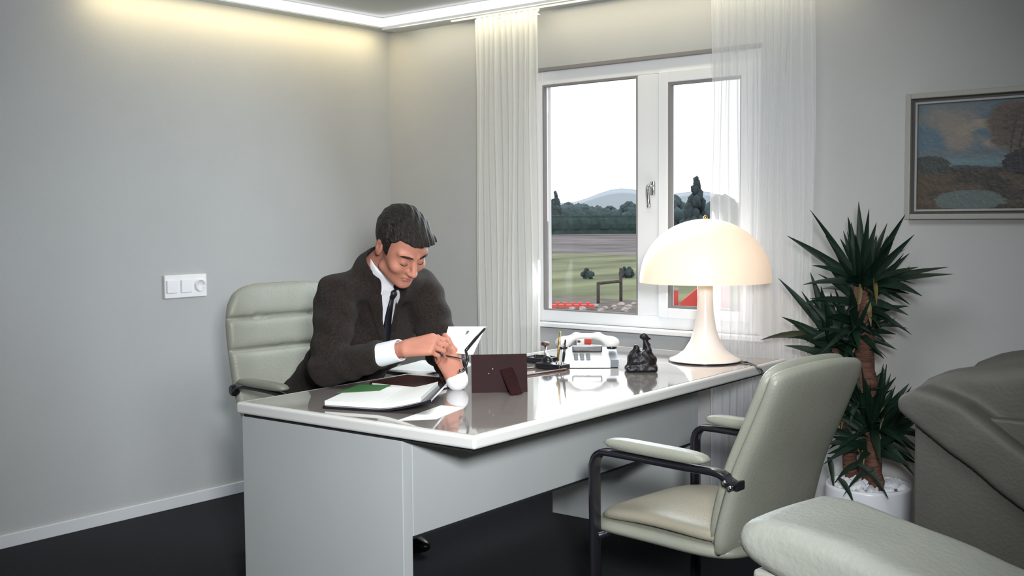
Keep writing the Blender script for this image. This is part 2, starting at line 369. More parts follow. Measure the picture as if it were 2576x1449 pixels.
# ================================================================== OUTSIDE
def terrain(x0, x1, y0, y1, n, m_, z, amp, seed):
    xs = np.linspace(x0, x1, n); ys = np.linspace(y0, y1, m_); X, Y = np.meshgrid(xs, ys)
    Z = z + amp * (fbm2((X - x0) / (x1 - x0 + 1e-6) * .999, (Y - y0) / (y1 - y0) * .999, seed, 4, 8) - .5)
    V = np.stack([X, Y, Z], -1).reshape(-1, 3); F = [(j * n + i, j * n + i + 1, (j + 1) * n + i + 1, (j + 1) * n + i) for j in range(m_ - 1) for i in range(n - 1)]
    return V, F
GZ = -.35
g = obj('ground', terrain(-500, 300, .2, 700, 60, 60, GZ - .15, 0.2, 1), M['soil'], origin=(0, 0, GZ)); g['kind'] = 'structure'
g = obj('lawn', terrain(-60, 30, 14, 37, 80, 60, GZ, .12, 4), M['grass'], origin=(0, 0, GZ)); g['kind'] = 'structure'
g = obj('garden_earth', terrain(-40, 30, .6, 14.6, 60, 30, GZ + .01, .08, 6), M['earth'], origin=(0, 0, GZ)); g['kind'] = 'structure'
def blob_tree(c, h, rx, seed, cone=False, n=70):
    rs = np.random.RandomState(seed); gs = []
    for i in range(n):
        t = rs.rand(); a = rs.rand() * 6.283
        rr = rx * ((1 - t) * .95 + .08 if cone else math.sin(math.pi * (.12 + .8 * t)))
        r0 = rr * rs.uniform(.22, .42) + .10 * rx * (0.9 if cone else 1)
        bm = bmesh.new(); bmesh.ops.create_icosphere(bm, subdivisions=1, radius=1)
        for v in bm.verts: v.co = Vector((v.co.x * r0, v.co.y * r0, v.co.z * r0 * (1.6 if cone else 1))) * rs.uniform(.8, 1.2)
        q = bmgeo(bm); gs.append((q[0] + np.array([c[0] + math.cos(a) * rr * .6, c[1] + math.sin(a) * rr * .6, c[2] + h * (.12 + .86 * t)]), q[1]))
    return join(*gs)
def tree(c, h, rx, seed, name, m, label, cone=False, group=None):
    t = thing(name, c, label, 'tree', group)
    obj('foliage', blob_tree(c, h, rx, seed, cone), m, t, True); obj('trunk', tube([c, (c[0], c[1], c[2] + h * .8)], h * .02), M['fence'], t); return t
def out(px, py, D):     # world point on the ground-projecting ray, D metres along the view depth
    d = np.array(cf) + np.array(cr) * (px - 1288) / 2818.33 - np.array(cu) * (py - 724.5) / 2818.33; return CP + d * D
def ostand(px, D): p = out(px, 590, D); return (float(p[0]), float(p[1]), GZ - .05)
p = ostand(1398, 120); tree(p, 4.4, 1.3, 11, 'garden_tree', M['conif'], 'slim dark tree at the left end of the far hedge', True)
p = ostand(1752, 70); tree(p, 4.1, 1.15, 12, 'conifer', M['conif'], 'tall pointed dark conifer seen above the lamp shade', True)
for k, (px, D, h, r_, lb) in enumerate(((1425, 140, 3.3, 2.2, 'round bluish tree behind the hedge, beside the slim dark tree'), (1462, 150, 3.2, 2.2, 'broad bluish tree in the middle of the left window pane'), (1496, 165, 3.0, 2.4, 'low bluish tree left of the gap in the far tree row'),
        (1533, 140, 2.9, 1.5, 'small narrow tree standing alone above the hedge'), (1583, 130, 3.3, 1.5, 'bushy tree beside the window post, above the hedge'), (1690, 75, 3.0, 1.3, 'grey-green tree at the left edge of the right window pane'), (1720, 92, 2.7, 1.3, 'low bush between the grey-green tree and the conifer'), (1815, 85, 3.2, 1.6, 'pale tree seen through the right curtain'))):
    tree(ostand(px, D), h, r_, 20 + k, 'distant_tree', M['tree'], lb, False, 'trees beyond the field')
def hedge():
    a = np.array(ostand(1250, 112)); b = np.array(ostand(2150, 112)); gs = []
    n = 60
    for i in range(n):
        c = a + (b - a) * i / (n - 1); bm = bmesh.new(); bmesh.ops.create_icosphere(bm, subdivisions=2, radius=1)
        for v in bm.verts: v.co = Vector((v.co.x * .85, v.co.y * .7, v.co.z * .95)) * random.uniform(.92, 1.06)
        q = bmgeo(bm); gs.append((q[0] + c + np.array([0, 0, 1.0]), q[1]))
    for i in range(n):
        pass
    d = (b - a) / np.linalg.norm(b - a); nr = np.array([-d[1], d[0], 0])
    gs.append(xf(box((0, -.5, 0), (float(np.linalg.norm(b - a)), .5, 1.85)), Matrix(((d[0], nr[0], 0, a[0]), (d[1], nr[1], 0, a[1]), (0, 0, 1, a[2]), (0, 0, 0, 1)))))
    return join(*gs)
tag(obj('hedge', hedge(), M['hedge'], smooth=False), 'long dark clipped hedge across the far side of the field', 'hedge')
def hillgeo():
    V = []; n = 80
    for i in range(n + 1):
        px = 600 + 2200 * i / n; p = out(px, 590, 520); hz = 11 + 5 * math.sin(i * .21) + 2 * math.sin(i * .77)
        q = out(px, 590, 640)
        V += [(p[0], p[1], -1), (p[0], p[1], hz * .7), (q[0], q[1], hz), (q[0], q[1], -1)]
    F = []
    for i in range(n):
        for k in range(3): F.append((4 * i + k, 4 * i + 4 + k, 4 * i + 5 + k, 4 * i + 1 + k))
    return np.array(V), F
h_ = obj('hills', hillgeo(), M['hill']); h_['kind'] = 'structure'
# garden clutter close to the house
def rock(c, r, seed):
    rs = np.random.RandomState(seed); bm = bmesh.new(); bmesh.ops.create_icosphere(bm, subdivisions=2, radius=r)
    for v in bm.verts: v.co *= rs.uniform(.75, 1.2); v.co.z *= .7
    q = bmgeo(bm); return q[0] + np.array(c), q[1]
def gpt(px, py): d = np.array(cf) + np.array(cr) * (px - 1288) / 2818.33 - np.array(cu) * (py - 724.5) / 2818.33; return CP + d * ((GZ - CP[2]) / d[2])
rocks = [(1498, 776), (1522, 781), (1546, 779), (1562, 772), (1582, 779), (1572, 786), (1510, 787), (1594, 770), (1465, 784), (1440, 783), (1702, 783), (1722, 786), (1742, 788)]
rocks.sort(); ordn = ['first', 'second', 'third', 'fourth', 'fifth', 'sixth', 'seventh', 'eighth', 'ninth', 'last']
for k, (px, py) in enumerate(rocks):
    c = gpt(px, py); r_ = random.uniform(.05, .085) if k < 10 else .07
    tag(obj('rubble_stone', rock(c + np.array([0, 0, .04]), r_, k), M['rubble'], smooth=False), ('pale lump of rubble at the foot of the left pane, %s from the left' % ordn[k]) if k < 10 else ('pale rubble lump below the red boards outside, %s of three' % ('leftmost', 'middle', 'rightmost')[k - 10]), 'stone', 'rubble stones below the %s pane' % ('left' if k < 10 else 'right'))
for k, (px, py, s, lb) in enumerate(((1478, 700, .28, 'small dark bush standing in the middle of the grass'), (1576, 697, .30, 'dark bush on the grass next to the window post'))):
    c = gpt(px, py); c[2] = GZ; s *= .8; c[2] = GZ - .10; tag(obj('bush', blob_tree(c, s * 1.6, s, 50 + k, n=14), M['conif'], smooth=False), lb, 'bush')
t = thing('garden_rail', tuple(gpt(1535, 765)), 'low dark timber rail on posts in the garden', 'fence')
c0 = gpt(1505, 765); c1 = gpt(1562, 758)
obj('rail', tube([c0 + np.array([0, 0, .40]), c1 + np.array([0, 0, .40])], .03, 6), M['fence'], t)
for c, hh in ((c0, .42), (c1, .66)): obj('post', tube([c - np.array([0, 0, .1]), c + np.array([0, 0, hh])], .035, 6), M['fence'], t)
for px, py, w_, h_, lb, rz in ((1688, 772, .26, .30, 'upright red board with a pale top edge, left in the right pane', .8), (1742, 774, .42, .46, 'slanting red panel beside the lamp stem, outside', .7), (1800, 775, .5, .5, 'red board seen pale through the right curtain', .9)):
    c = gpt(px, py); b = box((-w_ / 2, -.04, 0), (w_ / 2, .04, h_), .01)
    if 'slant' in lb: b[0][:, 2] *= np.clip(.25 + (b[0][:, 0] + w_ / 2) / w_ * .9, 0, 1)
    t = thing('red_board', (c[0], c[1], GZ), lb, 'board', rz=rz)
    obj('panel', b, M['redo'], t, False, local=True)
    if 'upright' in lb: obj('top_edge', box((-w_ / 2, -.045, h_), (w_ / 2, .045, h_ + .05)), M['rubble'], t, False, local=True)
ORD = ['first', 'second', 'third', 'fourth', 'fifth', 'sixth', 'seventh', 'eighth', 'ninth', 'tenth', 'eleventh', 'twelfth']
def redrow():
    gs = []
    for k in range(12):
        c = gpt(1384 + k * 9.5, 775 + (k % 2) * 6); gs.append((c, k))
    return gs
for c, k in redrow():
    tag(obj('red_brick', place(box((-.045, -.05, 0), (.045, .05, .07), .006, 1), (c[0], c[1], GZ + .04), rz=.7), M['redo'], smooth=False), 'red brick outside at the foot of the left pane, %s from the left' % ORD[k], 'brick', 'red bricks outside the window')

# ================================================================== DESK
DX0, DX1, DY0, DY1, DZ = 1.472, 2.475, -2.145, -.125, .74
desk = thing('desk', ((DX0 + DX1) / 2, (DY0 + DY1) / 2, 0), 'large white executive desk with a glossy taupe top, standing in front of the window', 'desk')
obj('desk_top', box((DX0, DY0, DZ - .036), (DX1, DY1, DZ), .008, 3), M['rim'], desk, False)
obj('top_inlay', box((DX0 + .022, DY0 + .022, DZ - .001), (DX1 - .022, DY1 - .022, DZ + .001)), M['top'], desk, False, label='glossy taupe inlay with a white rim')
obj('shadow_gap', box((DX0 + .012, DY0 + .022, DZ - .048), (DX1 - .03, DY1 - .03, DZ - .036)), M['gap'], desk, False)
obj('end_panel', box((DX0 + .002, DY0 + .022, 0), (2.187, DY0 + .062, DZ - .048), .002), M['deskw'], desk, False)
obj('end_panel', box((DX0 + .002, DY1 - .27, 0), (2.187, DY1 - .23, DZ - .048), .002), M['deskw'], desk, False)
obj('modesty_panel', box((2.168, DY0 + .0625, .405), (2.188, DY1 - .27, DZ - .048), .002), M['deskw'], desk, False)
obj('panel_edge', box((2.170, DY0 + .0625, .397), (2.186, DY1 - .27, .405)), M['gap'], desk, False)
for k in range(2):
    y0 = DY0 + .07 if k == 0 else DY1 - .72
    ped = obj('drawer_pedestal', box((DX0 + .06, y0, .43), (DX0 + .62, y0 + .42, DZ - .048), .003), M['deskw'], desk, False)
    for q in range(2):
        z0 = .435 + q * .127; dr = obj('drawer', box((DX0 + .045, y0 + .01, z0), (DX0 + .06, y0 + .41, z0 + .12), .002), M['deskw'], ped, False)

desk.location.x -= .018; desk.location.y -= .0
desk.rotation_euler = (0, 0, R(1.9))
# ================================================================== MAN'S CHAIR (faces +x, slightly turned)
ec = thing('executive_chair', (1.045, -1.41, 0), 'cream leather high-back office chair with stitched channels, behind the desk under the man', 'chair', rz=R(-4))
def back_map(u, v, n):
    lean = .16 * v; z = .46 + .61 * v; bow = .25 * u * u
    return (-.215 - lean + .10 * v * v + bow + n, u * (.90 + .14 * v), z)
obj('backrest', cushion(.56, .61, .085, back_map, (.57, .78), 26, 90), M['leather'], ec, local=True)
obj('seat', cushion(.54, .52, .10, lambda u, v, n: (-.24 + .52 * v, u, .45 + n + .02 * v), (), 22, 22), M['leather2'], ec, local=True)
for s in (-1, 1):
    a = obj('arm_frame', tube(catmull([(-.135, s * .315, .667), (-.08, s * .315, .685), (.12, s * .315, .685), (.2, s * .315, .67), (.23, s * .31, .62), (.20, s * .29, .50), (.10, s * .25, .42)], 6), .012, 10, flat=(.035, .014), up=(0, 1, 0)), M['black'], ec, local=True)
    obj('arm_pad', cushion(.055, .34, .03, lambda u, v, n: (-.11 + .31 * v, s * .315 + u, .707 + n), (), 8, 16), M['leather'], a, local=True)
    obj('bolt', place(lathe([(0, -.012), (.021, -.012), (.024, 0), (.021, .012), (0, .012)], n=16), (-.145, s * .318, .667), rx=R(90)), M['black'], a, local=True)
obj('column', lathe([(0, .09), (.028, .09), (.028, .28), (.018, .28), (.018, .40), (0, .40)], n=16), M['chrome'], ec, local=True)
obj('seat_plate', box((-.14, -.12, .375), (.14, .12, .40), .01), M['black'], ec, local=True, smooth=False)
for k in range(5):
    a = 2 * math.pi * k / 5 + .3; c, s = math.cos(a), math.sin(a)
    lg = obj('leg', tube([(0, 0, .10), (.15 * c, .15 * s, .095), (.29 * c, .29 * s, .075)], [.028, .022, .016], 8), M['black'], ec, local=True)
    obj('caster', place(lathe([(0, -.022), (.026, -.022), (.028, 0), (.026, .022), (0, .022)], n=14), (.29 * c, .29 * s, .028), rx=R(90), rz=a), M['black'], lg, local=True)

# ================================================================== VISITOR CHAIR (faces -x)
vc = thing('visitor_chair', (2.78, -1.37, 0), 'cream leather guest chair with black cantilever arms, in front of the desk', 'chair', rz=R(-5))
# local frame: front is -x
def vseat(u, v, n): return (-.30 + .54 * v, u, .425 - .012 * v + n + .012 * (1 - (2 * v - 1) ** 2) - .03 * (1 - v) ** 6)
obj('seat', cushion(.47, .50, .055, vseat, (), 22, 24, 6), M['leather2'], vc, local=True, label='tan leather seat pad')
obj('seat_shell', cushion(.50, .53, .05, lambda u, v, n: (-.33 + .58 * v, u, .388 - .01 * v + n - .02 * (1 - v) ** 6), (), 22, 24, 8), M['leather'], vc, local=True)
def vback(u, v, n, off=0):
    c = catmull([(.185, .0, .37), (.215, 0, .50), (.25, 0, .62), (.31, 0, .76), (.355, 0, .87), (.37, 0, .925)], 10)
    k = min(v * (len(c) - 1), len(c) - 1.001); i = int(k); p = c[i] + (c[i + 1] - c[i]) * (k - i); t = c[i + 1] - c[i]; t = t / np.linalg.norm(t); nn = np.array([-t[2], 0, t[0]])
    q = p + nn * (n + off) - np.array([.22 * u * u - .0, 0, 0])
    return (q[0], u * (1 - .06 * (v - .5)), q[2] - .25 * u * u * v)
obj('backrest', cushion(.46, .60, .05, lambda u, v, n: vback(u, v, n, .030), (), 24, 40, 7, .6, 7), M['leather'], vc, local=True)
obj('back_shell', cushion(.50, .62, .05, lambda u, v, n: vback(u, v, n, -.008), (), 24, 40, 9, .6, 12), M['leather'], vc, local=True)
for s in (-1, 1):
    y = s * .262
    fr = obj('arm_frame', tube(catmull(([(.262, y, .590), (.245, y, .603)] if s < 0 else []) + [(.205, y, .622), (.09, y, .622), (-.165, y, .624), (-.215, y, .618), (-.238, y, .59), (-.241, y, .53), (-.238, y, .25), (-.238, y, .06), (-.225, y, .02), (-.18, y, .012), (.0, y, .012), (.29, y, .012)], 6), .01, 12, flat=(.042, .020), up=(0, 1, 0)), M['black'], vc, local=True)
    obj('arm_pad', cushion(.058, .40, .036, lambda u, v, n: (-.195 + .37 * v, y + u, .656 - .004 * v + n), (), 10, 20), M['leather'], fr, local=True)
    for q in (0, .022) if s < 0 else (): obj('bolt', place(lathe([(0, 0), (.007, 0), (.007, .004), (0, .006)], n=10), (.242 + q * .8, y + s * .021, .604 - q * .55), rx=R(90 if s < 0 else -90)), M['chrome'], fr, local=True)
    if s < 0: obj('bracket', box((.235, min(y, y - s * .04), .580), (.268, max(y, y - s * .04), .605), .004), M['black'], fr, local=True, smooth=False)
obj('cross_bar', tube([(.28, -.262, .012), (.28, .262, .012)], .011, 10), M['black'], vc, local=True)
obj('seat_bar', tube([(-.23, -.262, .36), (-.23, .262, .36)], .011, 10), M['black'], vc, local=True)

# ================================================================== LOUNGE ARMCHAIRS (front is -x; arm tip at local origin height)
def lounge(name, loc, rz, label, m, lobes, panel, L, width, side, zt, zoff):
    """side=+1: the seat lies towards local +y from the visible arm."""
    t = thing(name, loc, label, 'armchair', rz=rz)
    for k in (0, 1):
        yb = 0 if k == 0 else side * (width)
        s = side if k == 0 else -side
        def f(p):
            q = p.copy(); q[:, 1] = (q[:, 1] - yb) * s; d = None
            for P, y0, y1, r in lobes:
                e = extr(q, P, y0, y1, r); d = e if d is None else smin(d, e, .018)
            return d + .0025 * np.sin(q[:, 0] * 23 + q[:, 1] * 17) * np.sin(q[:, 2] * 31)
        ys = sorted((yb - s * .10, yb + s * .36)); arm = obj('arm_pad', nets(f, (-.06, ys[0], zt - .5), (L + .1, ys[1], zt + .22), .011), m, t, local=True)
        ya, yc = sorted((yb + s * .02, yb + s * .20))
        v, f2 = box((panel, ya, .03), (L, yc, zt + zoff), .008); obj('side_panel', (v, f2), m, t, local=True, smooth=False)
    a, b = sorted((side * .20, side * (width - .20)))
    obj('seat_cushion', cushion(b - a, L - .1, .17, lambda u, v, n: (.04 + (L - .15) * v, (a + b) / 2 + u, .34 + n), (), 20, 20, 6), m, t, local=True)
    obj('seat_base', box((.05, a, .04), (L, b, .27), .01), m, t, local=True, smooth=False)
    obj('back_cushion', cushion(b - a, .6, .2, lambda u, v, n: (L - .16 + .12 * v + n, (a + b) / 2 + u, .36 + .55 * v), (), 20, 24, 6), m, t, local=True)
    obj('back_panel', box((L - .02, min(0, side * width), .04), (L + .05, max(0, side * width), .80), .02), m, t, local=True, smooth=False)
    return t
# right-hand chair: outer side faces the room
PA = [(0, 0), (.012, .022), (.06, .045), (.13, .035), (.20, .012), (.27, -.035), (.36, -.095), (.62, -.26), (.8, -.36), (.8, -.52), (.62, -.43), (.362, -.277), (.206, -.168), (.086, -.091), (.04, -.055), (.006, -.03)]
PB = [(0.008, 0.01), (.02, .03), (.047, .06), (.095, .082), (.155, .097), (.25, .112), (.36, .128), (.6, .14), (.8, .14), (.8, -.5), (.6, -.36), (.36, -.2), (.15, -.08), (.03, -.03)]
lounge('lounge_armchair', (3.196, -.93, 0), 0, 'cream leather lounge armchair at the right, shade put into its dark colour, beside the potted plant', M['lounge_shaded'],
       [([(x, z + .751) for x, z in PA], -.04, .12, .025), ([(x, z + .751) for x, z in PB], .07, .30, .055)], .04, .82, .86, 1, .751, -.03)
PC = [(0, 0), (.012, .026), (.05, .040), (.12, .040), (.22, .026), (.35, 0), (.55, -.05), (.8, -.12), (1.0, -.17), (1.0, -.33), (.8, -.30), (.55, -.235), (.35, -.165), (.2, -.105), (.09, -.066), (.03, -.045), (.002, -.022)]
lounge('lounge_armchair', (3.475, -2.26, -.0), R(-6), 'pale cream leather lounge armchair in the near right corner, cut off by the frame', M['lounge'],
       [([(x, z + .720) for x, z in PC], -.07, .22, .04)], .035, .98, .92, -1, .720, -.06)

# ================================================================== PERSON
def nrm(v): v = np.array(v, float); return v / np.linalg.norm(v)
PEL = np.array((1.02, -1.41, .57)); NB = np.array((1.535, -1.55, 1.145)); CH = np.array((1.375, -1.475, .90))
RS = np.array((1.455, -1.69, 1.055)); LS = np.array((1.515, -1.325, 1.06))
RE = np.array((1.475, -1.755, .805)); LE = np.array((1.63, -1.325, .835))
RW = np.array((1.795, -1.695, .890)); LW = np.array((1.885, -1.535, .775))
FD = nrm((.80, -.20, -.52)); SP = nrm(NB - PEL); LT = nrm(np.cross(SP, FD)); FD = nrm(np.cross(LT, SP))
HC = np.array((1.685, -1.59, 1.235)); HS = 1.07
HM = np.array((Matrix.Rotation(R(-13), 3, 'Z') @ Matrix.Rotation(R(41), 3, 'Y') @ Matrix.Rotation(R(4), 3, 'X')))
def hl(p): return ((p - HC) @ HM) / HS          # world -> head frame (x forward, y left, z up)
def hw(q): return np.array(q) * HS @ HM.T + HC
def head_sdf(q):
    q = q.copy(); y = np.abs(q[:, 1]); m = q.copy(); m[:, 1] = y
    d = ell(q, (-.020, 0, .034), (.096, .074, .083))
    d = smin(d, ell(q, (.028, 0, -.02), (.062, .062, .085)), .03)
    d = smin(d, ell(q, (.035, 0, -.068), (.048, .047, .045)), .025)
    d = smin(d, cap(m, (.01, .05, -.075), (.066, .012, -.096), .018, .018), .02)
    d = smin(d, ell(q, (.076, 0, -.1), (.016, .020, .015)), .012)
    d = smin(d, cap(m, (.083, .012, .026), (.066, .045, .028), .010, .008), .014)          # brow
    d = smax(d, -ell(m, (.102, .031, .004), (.020, .020, .013)), .012)                       # socket
    d = smin(d, ell(m, (.071, .031, .002), (.0155, .0155, .0135)), .003)                    # lid over the eye
    d = smin(d, ell(m, (.060, .043, -.030), (.022, .020, .018)), .02)                       # cheek
    nose = smin(cap(q, (.084, 0, .014), (.110, 0, -.030), .0075, .0105), ell(m, (.099, .011, -.033), (.011, .008, .008)), .008)
    d = smin(d, nose, .010)
    d = smax(d, -ell(m, (.101, .0075, -.042), (.005, .004, .004)), .002)
    d = smin(d, ell(q, (.083, 0, -.058), (.014, .024, .0075)), .006); d = smin(d, ell(q, (.081, 0, -.070), (.013, .020, .0075)), .005)
    d = smax(d, -cap(m, (.098, 0, -.0635), (.083, .024, -.0682), .0018, .0012), .003)
    ear = smax(ell(m, (-.010, .079, -.004), (.019, .009, .033)), -ell(m, (-.004, .089, .002), (.010, .006, .018)), .004)
    d = smin(d, ear, .006); d = smin(d, ell(m, (-.006, .076, -.030), (.008, .006, .009)), .006)
    return d * HS
def hand_prims(W, D, B, right, curls, spread=.02, thumb=(.6, .7, -.35), tl=(.05, .032), tb=(.9, .2, -.35)):
    D = nrm(D); B = np.array(B, float); B = nrm(B - D * (B @ D)); T = np.cross(B, D) if right else np.cross(D, B)
    pr = []; K = [W + D * L + T * o for L, o in ((.090, .032), (.095, .011), (.091, -.010), (.083, -.030))]
    ln = ((.042, .026, .021), (.046, .029, .022), (.043, .027, .021), (.034, .021, .018))
    palm = [(W + T * o, k, .018, .0135) for o, k in zip((.016, .006, -.006, -.016), K)]
    fing = []
    for i, k in enumerate(K):
        p = k; a = 0; r = .0098 if i < 3 else .0084; pts = [p]
        for s in range(3):
            a += curls[i][s]; d = D * math.cos(a) - B * math.sin(a) + T * spread * (1.5 - i) * (1 if s == 0 else .3); p = p + nrm(d) * ln[i][s]; pts.append(p)
        fing.append((pts, r))
    tb0 = W + D * .022 + T * .022 - B * .004; t1 = tb0 + nrm(D * thumb[0] + T * thumb[1] + B * thumb[2]) * tl[0]; t2 = t1 + nrm(D * tb[0] + T * tb[1] + B * tb[2]) * tl[1]; t3 = t2 + nrm(D * tb[0] + T * (tb[1] - .2) + B * (tb[2] - .2)) * .022
    return palm, fing, (tb0, t1, t2, t3), (D, B, T)
def hand_sdf(p, H_):
    palm, fing, th, _ = H_; d = None
    for a, b, ra, rb in palm: e = cap(p, a, b, ra, rb); d = e if d is None else smin(d, e, .012)
    for pts, r in fing:
        e = None
        for i in range(3): q = cap(p, pts[i], pts[i + 1], r * (1 - .07 * i), r * (.93 - .07 * i)); e = q if e is None else smin(e, q, .002)
        d = smin(d, e, .0035)
    e = smin(cap(p, th[0], th[1], .017, .012), smin(cap(p, th[1], th[2], .0118, .0105), cap(p, th[2], th[3], .0105, .0088), .002), .004)
    return smin(d, e, .008)
RH = hand_prims(RW + nrm(RW - RE) * .008, (.84, .50, .16), (.34, -.62, .70), True, ((.65, .75, .5), (.72, .8, .5), (.8, .8, .5), (.9, .8, .5)), thumb=(.75, .25, -.8), tb=(.95, -.1, -.25))
LH = hand_prims(LW + nrm((-.02, -.06, .10)) * .012, (-.10, -.42, .9), (.80, -.45, -.05), False, ((.45, .8, .6), (.55, .85, .6), (.6, .9, .6), (.7, .9, .6)), thumb=(.8, .45, -.35), tb=(.8, -.2, -.5))
HIPS = [PEL + LT * s * .085 - SP * .06 for s in (-1, 1)]; KNE = [np.array((1.47, -1.56, .50)), np.array((1.47, -1.25, .50))]; ANK = [np.array((1.22, -1.58, .10)), np.array((1.20, -1.24, .10))]
def body_sdf(p):
    d = np.full(len(p), 1.0)
    def lim(a, b, ra, rb, k=.02):
        nonlocal d; d = smin(d, cap(p, a, b, ra, rb), k)
    lim(PEL, CH, .10, .105); lim(CH - LT * .06, CH + LT * .06, .09, .09, .05); lim(CH, NB, .10, .06, .05); lim(RS, NB - SP * .035, .04, .04, .05); lim(LS, NB - SP * .035, .04, .04, .05)
    lim(NB - FD * .01, hw((-.035, 0, -.055)), .056, .054, .03)
    for a, e, w_ in ((RS, RE, RW), (LS, LE, LW)): lim(a, e, .048, .038); lim(e, w_, .038, .025)
    for h_, k_, a in zip(HIPS, KNE, ANK): lim(h_, k_, .07, .05); lim(k_, a, .048, .034)
    m = np.linalg.norm(p - HC, axis=1) < .24
    if m.any(): d[m] = smin(d[m], head_sdf(hl(p[m])), .018)
    for Hn, c in ((RH, RW), (LH, LW)):
        m = np.linalg.norm(p - c, axis=1) < .25
        if m.any(): d[m] = smin(d[m], hand_sdf(p[m], Hn), .012)
    return d
person = thing('person', (1.02, -1.42, 0), 'man in a brown tweed suit and dark tie, sitting at the desk reading papers', 'person')
obj('body', nets(body_sdf, (.85, -1.9, .03), (2.12, -1.1, 1.38), .0045), M['skin'], person)
# face details
for s in (-1, 1):
    obj('eyebrow', tube(catmull([hw((.0935, s * .013, .0265)), hw((.0915, s * .025, .0295)), hw((.085, s * .040, .0305)), hw((.076, s * .051, .0265))], 3), [.0026] * 3 + [.0036] * 3 + [.0030] * 2 + [.0020, .0012], 8), M['hair'], person)
    obj('eyelashes', tube(catmull([hw((.0855, s * .019, -.0050)), hw((.0872, s * .027, -.0075)), hw((.0860, s * .035, -.0072)), hw((.079, s * .0435, -.0045))], 4), .0012, 6), M['hair'], person)
def lipsf(p):
    q = hl(p); d = smin(ell(q, (.0845, 0, -.0585), (.0135, .0225, .006)), ell(q, (.083, 0, -.0695), (.0125, .019, .0065)), .003); q[:, 1] = np.abs(q[:, 1])
    return smax(d, -cap(q, (.099, 0, -.0637), (.084, .024, -.0682), .0016, .001), .002)
c = hw((.085, 0, -.064)); obj('lips', nets(lipsf, c - .035, c + .035, .002), M['lips'], person)
def hairf(p):
    q = hl(p); x, y, z = q.T; ay = np.abs(y)
    n = .0011 * np.sin(y * 260 + 5 * np.sin(x * 22)) + .0010 * np.sin(x * 60 + y * 70) + .0007 * np.sin(y * 520 + z * 60 + x * 40)
    d = ell(q, (-.016, 0, .036), (.108, .086, .093)) + n
    fr = ell(q, (.056, .012, .074), (.044, .060, .026)) + n * 1.2                            # swept fringe
    d = smin(d, fr, .015)
    d = smin(d, ell(q, (.060, .045, .062), (.028, .030, .022)) + n, .012)
    # hairline: keep above forehead / temples, behind ears, down to nape
    line = np.where(x > .0, .030 + .55 * (x - .0) + .020 * np.exp(-((ay - .045) / .016) ** 2) * (x > .03), .03)
    line = np.minimum(.076, line) - .02 * np.clip((.03 - x) / .03, 0, 1)
    cut = line - z                                                                           # positive below the line
    back = np.clip((x + .018) * 1.0, -1, 1)                                                  # x behind the ear
    keep = np.minimum(cut, smax(back, -.095 - z, .01))
    side = np.maximum(np.abs(x - .017) - .011, np.maximum(-.030 - z, .058 - ay))               # sideburn
    keep = np.minimum(keep, side)
    return smax(d, keep, .004)
obj('hair', nets(hairf, HC - .19, HC + .19, .0025), M['hair'], person)
# shirt, jacket, tie, trousers, shoes
def torso(p, o):
    d = cap(p, PEL - LT * .055, PEL + LT * .055, .135 - o, .135 - o); d = smin(d, cap(p, PEL + SP * .12, CH, .145 - o, .15 - o), .06)
    d = smin(d, cap(p, CH - LT * .085, CH + LT * .085, .118 - o, .118 - o), .05); d = smin(d, cap(p, CH + FD * .015, NB - SP * .01, .125 - o, .078 - o), .04); d = smin(d, cap(p, RS + SP * .0, NB - SP * .035, .066 - o, .066 - o), .05); return smin(d, cap(p, LS, NB - SP * .035, .066 - o, .066 - o), .05)
VA = CH + FD * .10 + SP * .085; VT = NB + FD * .03
def local_v(p):
    q = p - VA; return q @ LT, q @ SP, q @ FD
def jacketf(p):
    d = torso(p, 0)
    fold = .0035 * np.sin(p[:, 2] * 60 + 25 * p[:, 0]) * np.sin(p[:, 1] * 35 + p[:, 0] * 20) + .002 * np.sin(p[:, 0] * 90 + p[:, 2] * 40)
    for a, e, w_ in ((RS, RE, RW), (LS, LE, LW)):
        c_ = e + (w_ - e) * (.70 if w_ is RW else .80); q = cap(p, a, e, .080, .066); q = smin(q, cap(p, e, c_, .066, .050), .02)
        dr = nrm(w_ - e); q = smax(q, (p - c_) @ dr, .004)
        ax = nrm(a - e); rr = .003 * np.sin(((p - e) @ ax) * 75 + ((p - e) @ LT) * 20); d = smin(d, q + rr, .014)
    d += fold
    l, s_, f_ = local_v(p)
    wv = .010 + s_ * .26; vv = np.maximum(np.abs(l - .004) - wv, -f_ - .07); vv = np.maximum(vv, -s_)
    d = smax(d, -vv, .004)
    nk = nrm(hw((-.035, 0, -.055)) - NB); col_ = smax(cap(p, NB - SP * .02, NB + nk * .06, .092, .076), (p - NB) @ nk - .040, .004); col_ = smax(col_, (p - NB) @ FD - .030, .01)
    d = smin(d, col_, .02); d = smax(d, -cap(p, NB - nk * .03, NB + nk * .12, .073, .069), .004)
    return np.maximum(d, -(torso(p, .022)) * 1.0) if False else d
def shirtf(p):
    d = torso(p, .020)
    k = smax(cap(p, NB - SP * .03, NB + nrm(hw((-.03, 0, -.06)) - NB) * .06, .064, .0605), (p - NB) @ nrm(hw((-.03, 0, -.06)) - NB) - .052, .004)
    d = smin(d, k, .006)
    return d
obj('shirt', nets(shirtf, (.8, -1.85, .4), (1.76, -1.1, 1.30), .0045), M['shirt'], person)
obj('jacket', nets(jacketf, (.75, -1.95, .36), (2.0, -1.05, 1.28), .0055), M['tweed'], person)
HD = nrm((-.10, -.42, .9))
lc = lambda p: smax(cap(p, LE + (LW - LE) * .74, LW + nrm(LW - LE) * .006, .040, .0385), -cap(p, LW + HD * .024, LW + HD * .09, .030, .034), .003)
obj('shirt_cuff', nets(lc, np.minimum(LE, LW) - .08, np.maximum(LE, LW) + .08, .003), M['shirt'], person)
